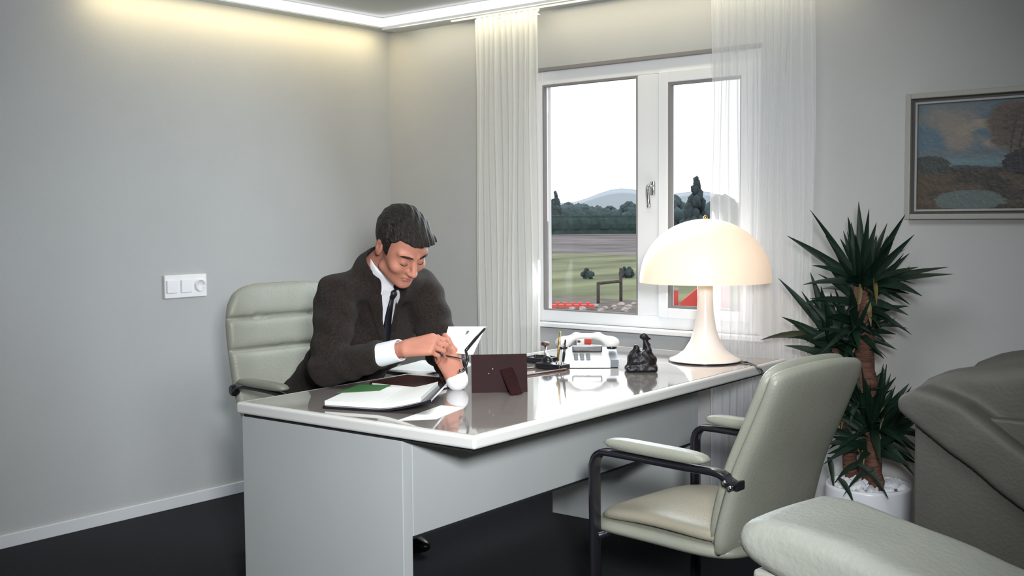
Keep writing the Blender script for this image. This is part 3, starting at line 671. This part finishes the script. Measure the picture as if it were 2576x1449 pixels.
for e, w_, a, b in ((RE, RW, .64, .95),):
    p0 = e + (w_ - e) * a; p1 = e + (w_ - e) * b; dr = nrm(w_ - e)
    cf_ = lambda p, p0=p0, p1=p1, dr=dr: smax(smax(cap(p, p0, p1, .041, .038), (p - p1) @ dr, .003), -cap(p, p1 - dr * .012, p1 + dr * .04, .033, .034), .002)
    obj('shirt_cuff', nets(cf_, np.minimum(p0, p1) - .06, np.maximum(p0, p1) + .06, .003), M['shirt'], person)
def surf(lv, sv, o=.004):
    """point on the shirt front at lateral lv, height sv along the spine from the V apex."""
    P0 = VA + LT * lv + SP * sv + FD * .25
    for _ in range(60):
        d_ = shirtf(P0[None])[0] - o
        if d_ < .0008: break
        P0 = P0 - FD * max(d_ * .7, .0008)
    return P0
def strip(rows, m, nm):
    V = []; F = []
    for s_, w0, th in rows:
        for k, (a, o) in enumerate(((-1, .0), (-.6, th), (0, th * 1.2), (.6, th), (1, .0))):
            V.append(surf(.004 + a * w0, s_, .003 + o))
    n = len(rows)
    for j in range(n - 1):
        for k in range(4): F.append((j * 5 + k, j * 5 + k + 1, j * 5 + 6 + k, j * 5 + 5 + k))
    o = obj(nm, (np.array(V), F), m, person); md = o.modifiers.new('s', 'SOLIDIFY'); md.thickness = .004; return o
for o in person.children:
    if o.name.split('.')[0] in ('jacket', 'shirt'):
        md = o.modifiers.new('s', 'SMOOTH'); md.factor = .5; md.iterations = 10
strip([(-.24 + i * .035, .029 - .0014 * i, .005) for i in range(11)] + [(.148, .011, .006)], M['tie'], 'tie')
kn = surf(.004, .155, .006); obj('tie_knot', nets(lambda p: cap(p, kn + SP * .012 - FD * .006, kn - SP * .012 - FD * .003, .0145, .0095), kn - .04, kn + .04, .003), M['tie'], person)
def march(f, lv, sv, o):
    P0 = VA + LT * lv + SP * sv + FD * .28
    for _ in range(80):
        d_ = f(P0[None])[0] - o
        if d_ < .0006: break
        P0 = P0 - FD * max(d_ * .6, .0006)
    return P0
for s in (-1, 1):
    q3 = [march(shirtf, .004 + s * a, b, .003) for a, b in ((.010, .172), (.046, .190), (.050, .160), (.034, .112))]
    o = obj('collar_point', (np.array(q3), [(0, 1, 2, 3)]), M['shirt'], person, False); md = o.modifiers.new('s', 'SOLIDIFY'); md.thickness = .004; md.offset = 1
    V = []; F = []; n = 9
    for i in range(n):
        b = -.02 + i * .025; w0 = .010 + max(b, 0) * .26 + .003; w1 = w0 + (.010 + .048 * (i / (n - 1)) if i < n - 1 else .030)
        for k in range(4): V.append(march(jacketf, .004 + s * (w0 + (w1 - w0) * k / 3), b, .0035))
    for i in range(n - 1):
        for k in range(3): F.append((4 * i + k, 4 * i + k + 1, 4 * i + 5 + k, 4 * i + 4 + k))
    V = np.array(V)
    if np.abs(np.diff(V.reshape(n, 4, 3), axis=0)).max() < .06:
        o = obj('lapel', (V, F), M['tweed'], person); md = o.modifiers.new('s', 'SOLIDIFY'); md.thickness = .005; md.offset = 0
def trou(p):
    d = cap(p, HIPS[0], HIPS[1], .125, .125)
    for h_, k_, a in zip(HIPS, KNE, ANK): d = smin(d, cap(p, h_, k_, .095, .072), .03); d = smin(d, cap(p, k_, a, .074, .058), .02); d = smax(d, a[2] - .02 - p[:, 2], .003)
    return d
obj('trousers', nets(trou, (.8, -1.75, .06), (1.65, -1.08, .75), .011), M['trouser'], person)
for a in ANK: obj('shoe', nets(lambda p, a=a: smax(smin(ell(p, a + np.array((.11, 0, -.06)), (.15, .046, .042)), ell(p, a + np.array((-.0, 0, -.035)), (.06, .042, .06)), .02), .004 - p[:, 2], .004), a - np.array((.1, .09, .1)), a + np.array((.30, .09, .07)), .007), M['shoe'], person)

# ================================================================== TABLE LAMP
lamp = thing('table_lamp', (2.19, -.375, .741), 'white mushroom table lamp glowing warm on the far end of the desk', 'lamp')
obj('lamp_foot', lathe([(0, 0), (.142, 0), (.146, .004), (.143, .010), (.118, .020), (.085, .045), (.060, .085), (.044, .135), (.034, .200), (.031, .26), (.032, .33), (.036, .40), (.0, .40)], n=56), M['lampw'], lamp, local=True)
obj('foot_rim', lathe([(.140, .0005), (.1475, .0005), (.1475, .006), (.140, .006)], n=56), M['black'], lamp, local=True)
pr = [(.264 * math.cos(a), .322 + .255 * math.sin(a) ** .95) for a in [i * math.pi / 2 / 24 for i in range(25)]]; pr[-1] = (0, pr[-1][1])
inn = [(max(0, r - .006) if r > .006 else 0, z - .005 if z > .33 else z) for r, z in pr][::-1]
obj('lamp_shade', lathe(pr + inn, n=72), M['shade'], lamp, local=True)
obj('finial', lathe([(0, .575), (.008, .575), (.010, .583), (.004, .590), (0, .594)], n=12), M['gold'], lamp, local=True)
obj('bulb', lathe([(0, .40), (.016, .40), (.018, .425), (.03, .45), (.030, .468), (.018, .485), (0, .49)], n=16), M['lampw'], lamp, local=True)
bl = bpy.data.lights.new('lamp_bulb', 'POINT'); bl.energy = .8; bl.color = (1, .72, .42); bl.shadow_soft_size = .03; bo = bpy.data.objects.new('lamp_bulb', bl); COL.objects.link(bo); bo.location = (2.19, -.375, 1.255)
obj('power_cord', tube(catmull([(2.19 - 2.19 + .14, .02, .004), (.18, .03, .005), (.24, -.03, .005), (.285, -.09, .0055), (.31, -.108, -.008), (.314, -.11, -.06), (.312, -.11, -.3), (.30, -.10, -.6), (.26, -.06, -.728), (.1, .12, -.734)], 6), .004, 8), M['black'], lamp, local=True)

# ================================================================== POTTED YUCCA
PX, PY = 2.835, -.27
plant = thing('potted_yucca', (PX, PY, 0), 'tall dark green yucca with sword-shaped leaves in a white pot, beside the curtain', 'plant')
pot = obj('pot', lathe([(0, 0), (.148, 0), (.152, .01), (.157, .30), (.154, .312), (.146, .312), (.142, .28), (0, .27)], (PX, PY, 0), 48), M['pot'], plant)
def peb():
    gs = []; rs = np.random.RandomState(3)
    for k in range(170):
        a = rs.rand() * 6.283; r = .132 * rs.rand() ** .5; bm = bmesh.new(); bmesh.ops.create_icosphere(bm, subdivisions=1, radius=rs.uniform(.010, .019))
        for v in bm.verts: v.co *= rs.uniform(.75, 1.2)
        q = bmgeo(bm); gs.append((q[0] + np.array((PX + r * math.cos(a), PY + r * math.sin(a), .295 + .035 * (1 - r / .14) * rs.rand() + .008)), q[1]))
    return join(*gs)
g = obj('gravel', peb(), M['pebble'], plant, False); g['kind'] = 'stuff'
def pp(px, py, dy=0.0):        # point in the plant's own vertical plane (y = PY + dy)
    d = np.array(cf) + np.array(cr) * (px - 1288) / 2818.33 - np.array(cu) * (py - 724.5) / 2818.33; return CP + d * ((PY + dy - CP[1]) / d[1])
A0 = pp(2168, 720); B0 = pp(2098, 868, -.02); C0 = pp(2195, 1085, -.03)
def wob(a, b, r0, r1, n=10, sd=0):
    rs = np.random.RandomState(sd); pts = [a + (b - a) * i / n + np.array((rs.uniform(-.006, .006), rs.uniform(-.006, .006), 0)) * (0 < i < n) for i in range(n + 1)]
    rr = [(r0 + (r1 - r0) * i / n) * (1 + .10 * (i % 2)) for i in range(n + 1)]; return tube(pts, rr, 12)
obj('trunk', wob(np.array((PX + .02, PY, .27)), A0, .040, .030, 22, 1), M['trunk'], plant)
obj('trunk', wob(np.array((PX - .06, PY + .02, .27)), B0, .028, .022, 18, 2), M['trunk'], plant)
obj('trunk', wob(np.array((PX + .05, PY - .05, .27)), C0, .030, .026, 8, 3), M['trunk'], plant)
obj('cut_stem', tube([(PX + .085, PY - .09, .27), (PX + .085, PY - .09, .35)], .010, 10), M['trunk'], plant)
def leafg(b, t, wd, sag=0.0, seed=0):
    b = np.array(b); t = np.array(t); d = t - b; L = np.linalg.norm(d); n = 7; up = np.array((0, 0, 1.)); toc = nrm(CP - b)
    s = np.cross(nrm(d), toc * .8 + up * .3); s = nrm(s + np.random.RandomState(seed).uniform(-.5, .5, 3)); nn = nrm(np.cross(s, nrm(d))); V = []; F = []
    for i in range(n + 1):
        v = i / n; w_ = wd * (.55 + 1.3 * v if v < .3 else .94 * (1 - ((v - .3) / .7) ** 1.7)) ; w_ = max(w_, .0008)
        c_ = b + d * v + up * (sag * L * 4 * v * (1 - v))
        V += [c_ - s * w_ + nn * w_ * .35, c_, c_ + s * w_ + nn * w_ * .35]
    for i in range(n):
        for k in range(2): F.append((3 * i + k, 3 * i + k + 1, 3 * i + 4 + k, 3 * i + 3 + k))
    return np.array(V), F
def leaf(b, t, wd=.017, sag=0, m=None, seed=0):
    o = obj('leaf', leafg(b, t, wd, sag, seed), m or M['leaf'], plant); return o
KEY = [(A0, [(2037, 527, -.1), (1980, 593, -.05), (2133, 545, .05), (2160, 508, 0), (2186, 525, -.05), (2232, 562, .05), (2277, 540, .1), (2300, 590, 0), (2310, 672, -.08), (2385, 672, .02), (2398, 690, -.05), (2320, 745, -.1), (2060, 640, -.1), (2250, 600, -.1), (2205, 560, -.12)], .021),
       (B0, [(1958, 700, 0), (1966, 797, -.1), (2038, 685, -.05), (2016, 732, .05), (1912, 856, .02), (2110, 750, -.05), (2090, 735, .1), (2050, 905, -.12), (2005, 845, -.12), (2065, 720, -.1), (2150, 900, -.12), (2075, 760, -.12)], .022),
       (A0 + np.array((0, 0, -.10)), [(2293, 842, .0), (2285, 770, .05), (2255, 815, -.1), (2215, 830, -.15), (2130, 850, -.1)], .016),
       (C0, [(2165, 905, 0), (2222, 915, -.05), (2287, 965, .08), (2262, 985, -.05), (2306, 1062, .08), (2262, 1105, -.05), (2302, 1158, .02), (2245, 1000, -.14), (2190, 960, -.12), (2110, 1010, .05), (2135, 960, -.1), (2085, 1130, -.02), (2180, 1010, -.15)], .022)]
sd = 0
for b, tips, wd in KEY:
    for px, py, dy in tips:
        sd += 1; tp = pp(px, py, dy); L = np.linalg.norm(tp - b); leaf(b + np.random.uniform(-.012, .012, 3), tp, wd * random.uniform(.85, 1.1), .02 if tp[2] > b[2] else .08, None, sd)
for C_, n, Lm, lo_, hi_ in ((A0, 44, .23, -.5, 1.35), (B0, 22, .20, -.4, 1.2), (C0, 64, .25, -.7, 1.4), (pp(2150, 825, -.02), 46, .19, -.8, 1.0), (pp(2165, 1000, -.03), 26, .15, -.9, .9)):
    for i in range(n):
        sd += 1; az = i * 2.4 + random.uniform(-.2, .2); el_ = lo_ + (hi_ - lo_) * (i + .5) / n; L = Lm * random.uniform(.75, 1.1)
        tp = C_ + np.array((math.cos(az) * math.cos(el_), math.sin(az) * math.cos(el_) * .85, math.sin(el_))) * L; tp[1] = min(tp[1], -.03)
        leaf(C_ + np.array((0, 0, random.uniform(-.08, .03))), tp, .018 * random.uniform(.8, 1.1), .05 if el_ < .4 else 0, None, sd)
for px, py, dy, bx, by in ((2235, 1255, -.16, 2160, 1170), (2150, 1272, -.17, 2110, 1205), (2098, 1240, -.10, 2085, 1150), (2100, 1215, -.12, 2170, 1165), (2120, 1250, -.16, 2200, 1180)): leaf(pp(bx, by, dy + .02), pp(px, py, dy), .012, .14, None, sd + px)
for px, py in ((2130, 1060), (2150, 1120), (2210, 1130), (2175, 1150), (2225, 1060), (2165, 760), (2185, 800), (2200, 745)): leaf(pp(px, py - 45, -.04), pp(px + random.uniform(-14, 14), py + 22, -.07), .010, 0, M['leafy'], px)

# ================================================================== PAINTING, SWITCH
X0, X1, Z0, Z1 = 2.875, 3.86, 1.31, 1.79
pa = thing('landscape_painting', ((X0 + X1) / 2, -.02, Z0), 'framed oil landscape with clouds, bare trees and a pond, on the wall at right', 'painting')
def frame4(x0, x1, z0, z1, w_, y0, y1, nm, m, bev=.003, ms=None):
    for k, g in enumerate((box((x0, y0, z0), (x0 + w_, y1, z1), bev), box((x1 - w_, y0, z0), (x1, y1, z1), bev), box((x0 + w_, y0, z0), (x1 - w_, y1, z0 + w_), bev), box((x0 + w_, y0, z1 - w_), (x1 - w_, y1, z1), bev))): obj(nm, g, m, pa, False)
frame4(X0, X1, Z0, Z1, .020, -.048, -.002, 'frame_bar', M['pframe'])
frame4(X0 + .02, X1 - .02, Z0 + .02, Z1 - .02, .018, -.026, -.002, 'rebate', M['pinner'], .001)
frame4(X0 + .033, X1 - .033, Z0 + .030, Z1 - .033, .008, -.034, -.024, 'slip', M['pframe'], .001)
def canvas():
    nx, nz = 240, 120; x0, x1, z0, z1 = X0 + .04, X1 - .04, Z0 + .036, Z1 - .04
    U, Vv = np.meshgrid(np.linspace(0, 1, nx + 1), np.linspace(0, 1, nz + 1)); asp = (x1 - x0) / (z1 - z0)
    V = np.stack([x0 + (x1 - x0) * U, np.full_like(U, -.0215), z0 + (z1 - z0) * Vv], -1).reshape(-1, 3)
    F = [(j * (nx + 1) + i, j * (nx + 1) + i + 1, (j + 1) * (nx + 1) + i + 1, (j + 1) * (nx + 1) + i) for j in range(nz) for i in range(nx)]
    n1 = fbm2(U * .99, Vv * .5, 3, 5, 6); n2 = fbm2(U * .99, Vv * .99, 9, 5, 10); n3 = fbm2(U * .99, Vv * .99, 21, 3, 40)
    L = lambda r, g, b: np.array(sr(r, g, b)[:3])
    def mx(c, d, m): m = np.clip(m, 0, 1)[..., None]; return c * (1 - m) + d * m
    C = np.ones(U.shape + (3,)) * L(96, 122, 138)
    C = mx(C, L(150, 143, 134), (n1 - .42) * 9 * np.clip((Vv - .42) * 8, 0, 1) * np.clip((1.02 - Vv) * 4, 0, 1))
    C = mx(C, L(165, 155, 142), (n2 - .5) * 6 * (np.abs(Vv - .68) < .15))
    C = mx(C, L(112, 122, 130), (np.exp(-((Vv - .53) / .04) ** 2)) * .8)
    C = mx(C, L(120, 148, 155), (np.exp(-((Vv - .44) / .045) ** 2)) * .8)
    land = Vv < .385 + .01 * n2
    C = np.where(land[..., None], mx(np.ones_like(C) * L(62, 60, 56), L(92, 80, 68), (n2 - .42) * 6), C)
    C = mx(C, L(104, 88, 74), land * (Vv < .22) * (n1 > .45) * .5)
    C = mx(C, L(70, 78, 76), (((U - .05) / .085) ** 2 + ((Vv - .42) / .09) ** 2 < 1 + .4 * (n3 - .5)) * 1.)
    C = mx(C, L(60, 66, 70), (((U - .18) / .1) ** 2 + ((Vv - .385) / .025) ** 2 < 1) * .8)
    pond = ((U - .22) / (.13 + .05 * (1 - Vv / .2)) * 1.) ** 2 + ((Vv - .09) / .10) ** 2 < .9 + .7 * (n3 - .5)
    C = mx(C, L(104, 118, 118), pond * 1.)
    C = mx(C, L(58, 56, 58), (((U - .40) / .06) ** 2 + ((Vv - .13) / .05) ** 2 < 1) * .8)
    tr = ((U - .42) / .13) ** 2 + ((Vv - .76) / .26) ** 2
    C = mx(C, L(108, 94, 84), (1.15 - tr + 1.4 * (n2 - .5)) * 2.2)
    C = mx(C, L(82, 74, 70), (1.0 - tr + 3 * (n3 - .55)) * .9)
    C = mx(C, L(42, 46, 56), (((U - .47) / .13) ** 2 + ((Vv - .42) / .13) ** 2 < 1 + .5 * (n3 - .5)) * 1.)
    for tx in (.385, .42): C = mx(C, L(64, 58, 58), (np.abs(U - tx - .01 * np.sin(Vv * 9)) < .004) * (Vv > .3) * (Vv < .85) * .9)
    C = mx(C, L(100, 90, 80), ((U - .8) ** 2 / .03 + (Vv - .6) ** 2 / .04 < 1) * (n2 > .45) * .8)
    o = obj('canvas', (V, F), M['oil'], pa, True); ca = o.data.color_attributes.new('paint', 'FLOAT_COLOR', 'POINT')
    ca.data.foreach_set('color', np.concatenate([C.reshape(-1, 3) * .7, np.ones((V.shape[0], 1))], 1).astype(np.float32).ravel()); return o
canvas()
sw = thing('wall_switch', (.004, -1.335, .972), 'white three-gang switch and socket plate on the left wall', 'switch')
obj('plate', box((.0005, -1.448, .972), (.012, -1.222, 1.078), .003), M['plate'], sw, False)
for k in range(3):
    y = -1.411 + k * .076
    if k < 2: obj('rocker', box((.0125, y - .028, .995), (.0185, y + .028, 1.055), .003), M['plate'], sw, False)
    else: obj('socket', place(lathe([(0, .001), (.022, .001), (.024, .008), (.028, .008), (.028, 0)], n=24), (.0121, y, 1.025), ry=R(90)), M['plate'], sw)

# ================================================================== THINGS ON THE DESK
T0 = .7412
def dp(px, py, z=T0):
    d = np.array(cf) + np.array(cr) * (px - 1288) / 2818.33 - np.array(cu) * (py - 724.5) / 2818.33; return CP + d * ((z - CP[2]) / d[2])
def slab(P, t, bev=.0):     # prism on a quadrilateral of world points
    P = [np.array(p) for p in P]; n = len(P); V = [p for p in P] + [p + np.array((0, 0, t)) for p in P]
    F = [tuple(range(n))[::-1], tuple(range(n, 2 * n))] + [(i, (i + 1) % n, n + (i + 1) % n, n + i) for i in range(n)]; return np.array(V), F
def quad(c, w_, l_, rz):
    c = np.array(c); u = np.array((math.cos(rz), math.sin(rz), 0)); v = np.array((-u[1], u[0], 0)); return [c - u * w_ / 2 - v * l_ / 2, c + u * w_ / 2 - v * l_ / 2, c + u * w_ / 2 + v * l_ / 2, c - u * w_ / 2 + v * l_ / 2]
# brown leather diary
c = np.array((1.725, -1.57, T0)); di = thing('leather_diary', tuple(c), 'brown leather desk diary with white page edges, under the man\'s forearm', 'book')
obj('cover', join(slab(quad(c, .25, .21, .12), .003), slab(quad(c + np.array((0, 0, .017)), .25, .21, .12), .003), slab(quad(c + np.array((-.1205, -.0145, .003)), .006, .208, .12), .014)), M['brownl'], di, False)
obj('pages', slab(quad(c + np.array((.002, 0, .0032)), .236, .202, .12), .0134), M['paper'], di, False)
# open folder with papers
fo = thing('open_folder', tuple(dp(960, 1010)), 'open black folder holding white and green sheets, near the desk corner', 'folder')
def bent(corners, lift, t, n=14):
    a, b, c_, d = [np.array(x) for x in corners]; V = []; F = []
    for i in range(n + 1):
        u = i / n; z = lift(u)
        for v in (0, 1):
            p = (a * (1 - u) + b * u) * (1 - v) + (d * (1 - u) + c_ * u) * v
            V += [p + np.array((0, 0, z)), p + np.array((0, 0, z + t))]
    for i in range(n):
        k = 4 * i; F += [(k, k + 4, k + 6, k + 2), (k + 1, k + 3, k + 7, k + 5), (k, k + 1, k + 5, k + 4), (k + 2, k + 6, k + 7, k + 3)]
    F += [(0, 2, 3, 1), (4 * n, 4 * n + 1, 4 * n + 3, 4 * n + 2)]; return np.array(V), F
fa, fb, fc, fd = dp(812, 1028), dp(1085, 1046), dp(1125, 1000), dp(905, 984)
lf = lambda u: .0012 + .034 * max(0, u - .5) ** 1.5 * 3.4
obj('cover', bent((fa, fb, fc, fd), lf, .007), M['black'], fo, False)
ctr = (fa + fb + fc + fd) / 4; sh = lambda p, k: ctr + (p - ctr) * k
obj('pages', bent((fa + (fd - fa) * .05, fa * .1 + fb * .9 + (fc - fb) * .06, fd * .1 + fc * .9, fd), lambda u: lf(u * .9) + .0075, .013), M['paper'], fo, False)
obj('green_sheet', bent((dp(848, 1006), dp(955, 1000), dp(985, 985), dp(905, 984)), lambda u: .0225 + .0 * u, .001), M['green'], fo, False)
sp = [dp(1000, 1058), dp(1098, 1054), dp(1168, 1026), dp(1110, 1020)]
t = thing('loose_sheet', tuple(np.mean(sp, 0)), 'single white sheet lying flat beside the black folder, at the desk edge', 'paper'); obj('sheet', slab(sp, .0008), M['paper'], t, False)
t = thing('paper_stack', tuple(dp(1060, 922)), 'small stack of white papers behind the diary, in front of the man', 'paper')
for k in range(5): obj('sheet', slab(quad(dp(1075, 925) + np.array((.002 * k, .003 * (k % 2), .0018 * k)), .21, .297, .1 + .05 * k), .0012), M['paper'], t, False)
# upright leather photo frame, back to the room
bl_, br_, tr_, tl_ = dp(1187, 988), dp(1327, 985), None, None
ux = nrm(br_ - bl_); wd = np.linalg.norm(br_ - bl_); nb_ = nrm(np.cross(ux, (0, 0, 1))); ang = R(10); upv = np.array((0, 0, 1)) * math.cos(ang) - nb_ * math.sin(ang)
pf = thing('picture_frame', tuple((bl_ + br_) / 2), 'upright dark maroon leather picture frame, its back and easel leg to the viewer', 'frame')
def pbox(o_, u0, u1, v0, v1, n0, n1):
    V = [o_ + ux * a + upv * b + nrm(np.cross(ux, upv)) * c_ for a in (u0, u1) for b in (v0, v1) for c_ in (n0, n1)]
    return np.array(V), [(0, 1, 3, 2), (4, 6, 7, 5), (0, 4, 5, 1), (2, 3, 7, 6), (0, 2, 6, 4), (1, 5, 7, 3)]
fh = .128
obj('back_board', pbox(bl_, 0, wd, 0, fh, -.008, .004), M['maroon'], pf, False)
obj('picture_mount', pbox(bl_, .012, wd - .012, .012, fh - .012, -.0095, -.0081), M['paper'], pf, False)
l0 = bl_ + ux * wd * .62 + upv * fh * .62; l1 = bl_ + ux * wd * .78 + nb_ * .075
obj('easel_leg', tube([l0 + nb_ * .006, l1 + np.array((0, 0, .004))], .01, 8, flat=(.045, .004), up=ux), M['maroon'], pf, False)
for a, b in ((.38, .62), (.31, .50)): q = bl_ + ux * wd * a + upv * fh * b + nb_ * .005; obj('screw', nets(lambda p: ell(p, q, (.003,) * 3), q - .006, q + .006, .0012), M['chrome'], pf)
# pen set: black base with two upright pens
bp_ = dp(1390, 928); ps = thing('pen_stand', tuple(bp_), 'black desk pen stand holding two upright pens, right of the picture frame', 'pen holder')
obj('base', nets(lambda p: smin(rbox(p, bp_ + np.array((0, 0, .012)), (.062, .035, .011), .006), ell(p, bp_ + np.array((-.022, -.005, .028)), (.024, .02, .024)), .012), bp_ - .09, bp_ + .09, .004), M['black'], ps)
for k, (dx, m_, h_) in enumerate(((.024, 'gold', .135), (.048, 'black', .105))):
    q = bp_ + np.array((dx, .002 * k, .012)); pn = obj('pen', tube([q, q + np.array((.004, .004, h_ * .5)), q + np.array((.008, .008, h_))], [.0045, .005, .0032], 10), M[m_], ps)
    obj('socket', lathe([(0, 0), (.009, 0), (.007, .02), (0, .02)], tuple(q), 14), M['chrome'], ps)
# stamp on a stem
q = dp(1372, 898); t = thing('stamp', tuple(q), 'small hand stamp with a brown wooden knob behind the maroon frame', 'stamp')
obj('stamp_foot', lathe([(0, 0), (.022, 0), (.024, .004), (.012, .014), (.005, .022), (.0045, .05), (.0, .05)], tuple(q), 20), M['chrome'], t)
obj('stamp_knob', lathe([(0, .048), (.014, .048), (.018, .052), (.018, .060), (.013, .064), (0, .064)], tuple(q), 20), M['wood'], t)
q = dp(1428, 873); t = thing('paperweight_ball', tuple(q), 'glossy black ball on a small foot behind the telephone', 'paperweight')
obj('ball', nets(lambda p: ell(p, q + np.array((0, 0, .026)), (.022,) * 3), q - .04, q + .06, .003), M['black'], t); obj('foot', lathe([(0, 0), (.014, 0), (.010, .007), (0, .007)], tuple(q), 16), M['black'], t)
# cigarette packet and card behind
q = dp(1470, 868); t = thing('red_packet', tuple(q), 'small white and red packet standing behind the telephone', 'box', rz=R(25))
obj('carton', box((-.034, -.011, 0), (.034, .011, .036), .001), M['paper'], t, False, local=True); obj('red_band', box((.002, -.0125, .004), (.0345, .0125, .030), .001), M['red'], t, False, local=True); obj('lid', box((-.034, -.0115, .0362), (.034, .0115, .046), .001), M['phone'], t, False, local=True)
obj('printed_mark', box((-.030, -.0122, .012), (-.016, -.0111, .022)), M['wood'], t, False, local=True)
# telephone
q = dp(1478, 918); ph = thing('telephone', tuple(q), 'white push-button desk telephone with arched handset and a grey side', 'telephone', rz=R(38))
def wedge(x0, x1, y0, y1, h0, h1, z0=0): return np.array([(x0, y0, z0), (x1, y0, z0), (x1, y1, z0), (x0, y1, z0), (x0, y0, z0 + h0), (x1, y0, z0 + h0), (x1, y1, z0 + h1), (x0, y1, z0 + h1)]), [(0, 3, 2, 1), (4, 5, 6, 7), (0, 1, 5, 4), (1, 2, 6, 5), (2, 3, 7, 6), (3, 0, 4, 7)]
obj('housing', wedge(-.10, .085, -.10, .10, .025, .058, .002), M['phone'], ph, False, local=True)
obj('grey_side', wedge(.0855, .118, -.085, .11, .028, .060, .003), M['greyp'], ph, False, local=True)
obj('foot', wedge(.07, .116, -.07, .095, .0023, .0023, 0), M['black'], ph, False, local=True)
obj('handset', nets(lambda p: smin(smin(smin(smin(cap(p, (-.098, .035, .088), (-.045, .035, .112), .011, .011), cap(p, (-.045, .035, .112), (.045, .035, .112), .011, .011), .02), cap(p, (.045, .035, .112), (.098, .035, .088), .011, .011), .02), ell(p, (-.098, .035, .085), (.030, .026, .020)), .03), ell(p, (.098, .035, .085), (.030, .026, .020)), .03) , (-.14, 0, .05), (.14, .08, .14), .004), M['phone'], ph, local=True)
obj('earpiece', join(lathe([(0, 0), (.02, 0), (.022, .012), (0, .012)], (-.098, .035, .060), 20), lathe([(0, 0), (.02, 0), (.022, .012), (0, .012)], (.098, .035, .060), 20)), M['black'], ph, local=True)
obj('cradle', box((-.06, .018, .048), (.06, .052, .072), .004), M['black'], ph, False, local=True)
for i in range(4):
    for k in range(3): x, y = -.055 + k * .024, -.085 + i * .022; z = .027 + (.033) * (y + .1) / .2; obj('key', box((x, y, z), (x + .016, y + .013, z + .007), .002, 1), M['greyp'], ph, False, local=True)
# two pencils
for k, (a, b, lb) in enumerate(((dp(1318, 931), dp(1402, 921), 'thin brown pencil lying behind the maroon frame, the farther of two'), (dp(1322, 947), dp(1420, 932), 'brown pencil lying right behind the maroon frame, nearer than its twin'))):
    t = thing('pencil', tuple((a + b) / 2), lb, 'pencil'); u = np.array((0, 0, .0045)); obj('shaft', tube([a + u, b + u], .0042, 6), M['wood'], t, False); e = nrm(b - a); obj('point', tube([b + u, b + u + e * .016], [.0042, .0006], 6), M['gold'], t)
t = thing('desk_tray', tuple(dp(1352, 912)), 'low black tray between the maroon frame and the pen stand', 'tray')
a, b = dp(1335, 915), dp(1378, 906); mid = (a + b) / 2; obj('tray', nets(lambda p: smax(rbox(p - mid, (0, 0, .012), (.062, .05, .0115), .006), -rbox(p - mid, (0, 0, .022), (.056, .044, .012), .006), .002), mid - .08, mid + .08, .003), M['black'], t)
# small bronze sculpture: a seated figure on a rock, half turned
q = dp(1613, 934)
def sculpt(p):
    p = (p - q) @ np.array(((.77, -.64, 0), (.64, .77, 0), (0, 0, 1))) # x = image right
    d = rbox(p, (0, 0, .012), (.060, .04, .012), .010); d = smin(d, ell(p, (.012, 0, .042), (.048, .036, .034)), .02); d = smin(d, ell(p, (-.028, 0, .045), (.026, .03, .034)), .015)
    d = smin(d, cap(p, (-.024, 0, .06), (-.018, 0, .092), .018, .011), .01)
    d = smin(d, cap(p, (.020, 0, .055), (.022, 0, .100), .024, .013), .01); d = smin(d, cap(p, (.022, 0, .10), (.012, 0, .122), .010, .008), .008)
    d = smin(d, ell(p, (.010, 0, .134), (.017, .014, .013)), .004); d = smin(d, cap(p, (.014, 0, .13), (.034, 0, .124), .008, .004), .006)
    d = smin(d, cap(p, (.030, -.012, .085), (.0, -.022, .062), .009, .008), .008); d = smin(d, cap(p, (.02, -.02, .05), (-.03, -.03, .04), .014, .010), .01)
    return d + .0012 * np.sin(p[:, 0] * 190) * np.sin(p[:, 2] * 170 + p[:, 1] * 120)
tag(obj('sculpture', nets(sculpt, q + np.array((-.11, -.11, -.01)), q + np.array((.11, .11, .17)), .003), M['bronze'], origin=tuple(q)), 'small dark bronze sculpture of a seated figure, left of the lamp', 'sculpture')

# ================================================================== HELD IN THE HANDS
a = out(1110, 885, 3.84); b = out(1190, 893, 3.80); c_ = out(1222, 822, 3.92); d_ = out(1128, 822, 3.98)
hp = thing('letter', tuple(a), 'white letter held up between the man\'s hands', 'paper')
obj('sheet', join((np.array([a, b, c_, d_, a + [0, 0, .0012], b + [0, 0, .0012], c_ + [0, 0, .0012], d_ + [0, 0, .0012]]), [(0, 3, 2, 1), (4, 5, 6, 7), (0, 1, 5, 4), (1, 2, 6, 5), (2, 3, 7, 6), (3, 0, 4, 7)])), M['paper'], hp, False)
nr = nrm(np.cross(b - a, d_ - a)); nr = nr if nr @ (CP - a) > 0 else -nr
e0 = a * .28 + b * .1 + c_ * .42 + d_ * .2; u = nrm(c_ - b)
obj('print_block', (np.array([e0 + nr * .002 + x for x in (u * 0 + nrm(b - a) * 0, u * .03, u * .03 + nrm(b - a) * .009, nrm(b - a) * .009)]), [(0, 1, 2, 3)]), M['print'], hp, False)
g0 = out(1172, 882, 3.76); g1 = out(1224, 822, 3.86); g2 = out(1176, 905, 3.74); g3 = out(1166, 932, 3.74)
sp_ = thing('reading_glasses', tuple(g0), 'folded dark reading glasses held in the man\'s left hand', 'glasses')
obj('temple', tube(catmull([g0, (g0 + g1) / 2 + np.array((0, 0, .002)), g1], 4), [.0055] * 5 + [.0042] * 3 + [.0022], 8), M['black'], sp_)
obj('temple', tube(catmull([g0, g2, g3, g3 + np.array((-.012, -.01, .0))], 4), .0048, 8), M['black'], sp_)
rc = out(1104, 893, 3.79); r_ = np.array(cr); obj('rim', tube([rc + r_ * .012 * math.cos(t_) + np.array((0, 0, 1)) * .006 * math.sin(t_) for t_ in np.linspace(0, 6.283, 20)], .003, 6), M['black'], sp_)
obj('bridge', tube([rc + r_ * .012, g2], .0022, 6), M['black'], sp_)
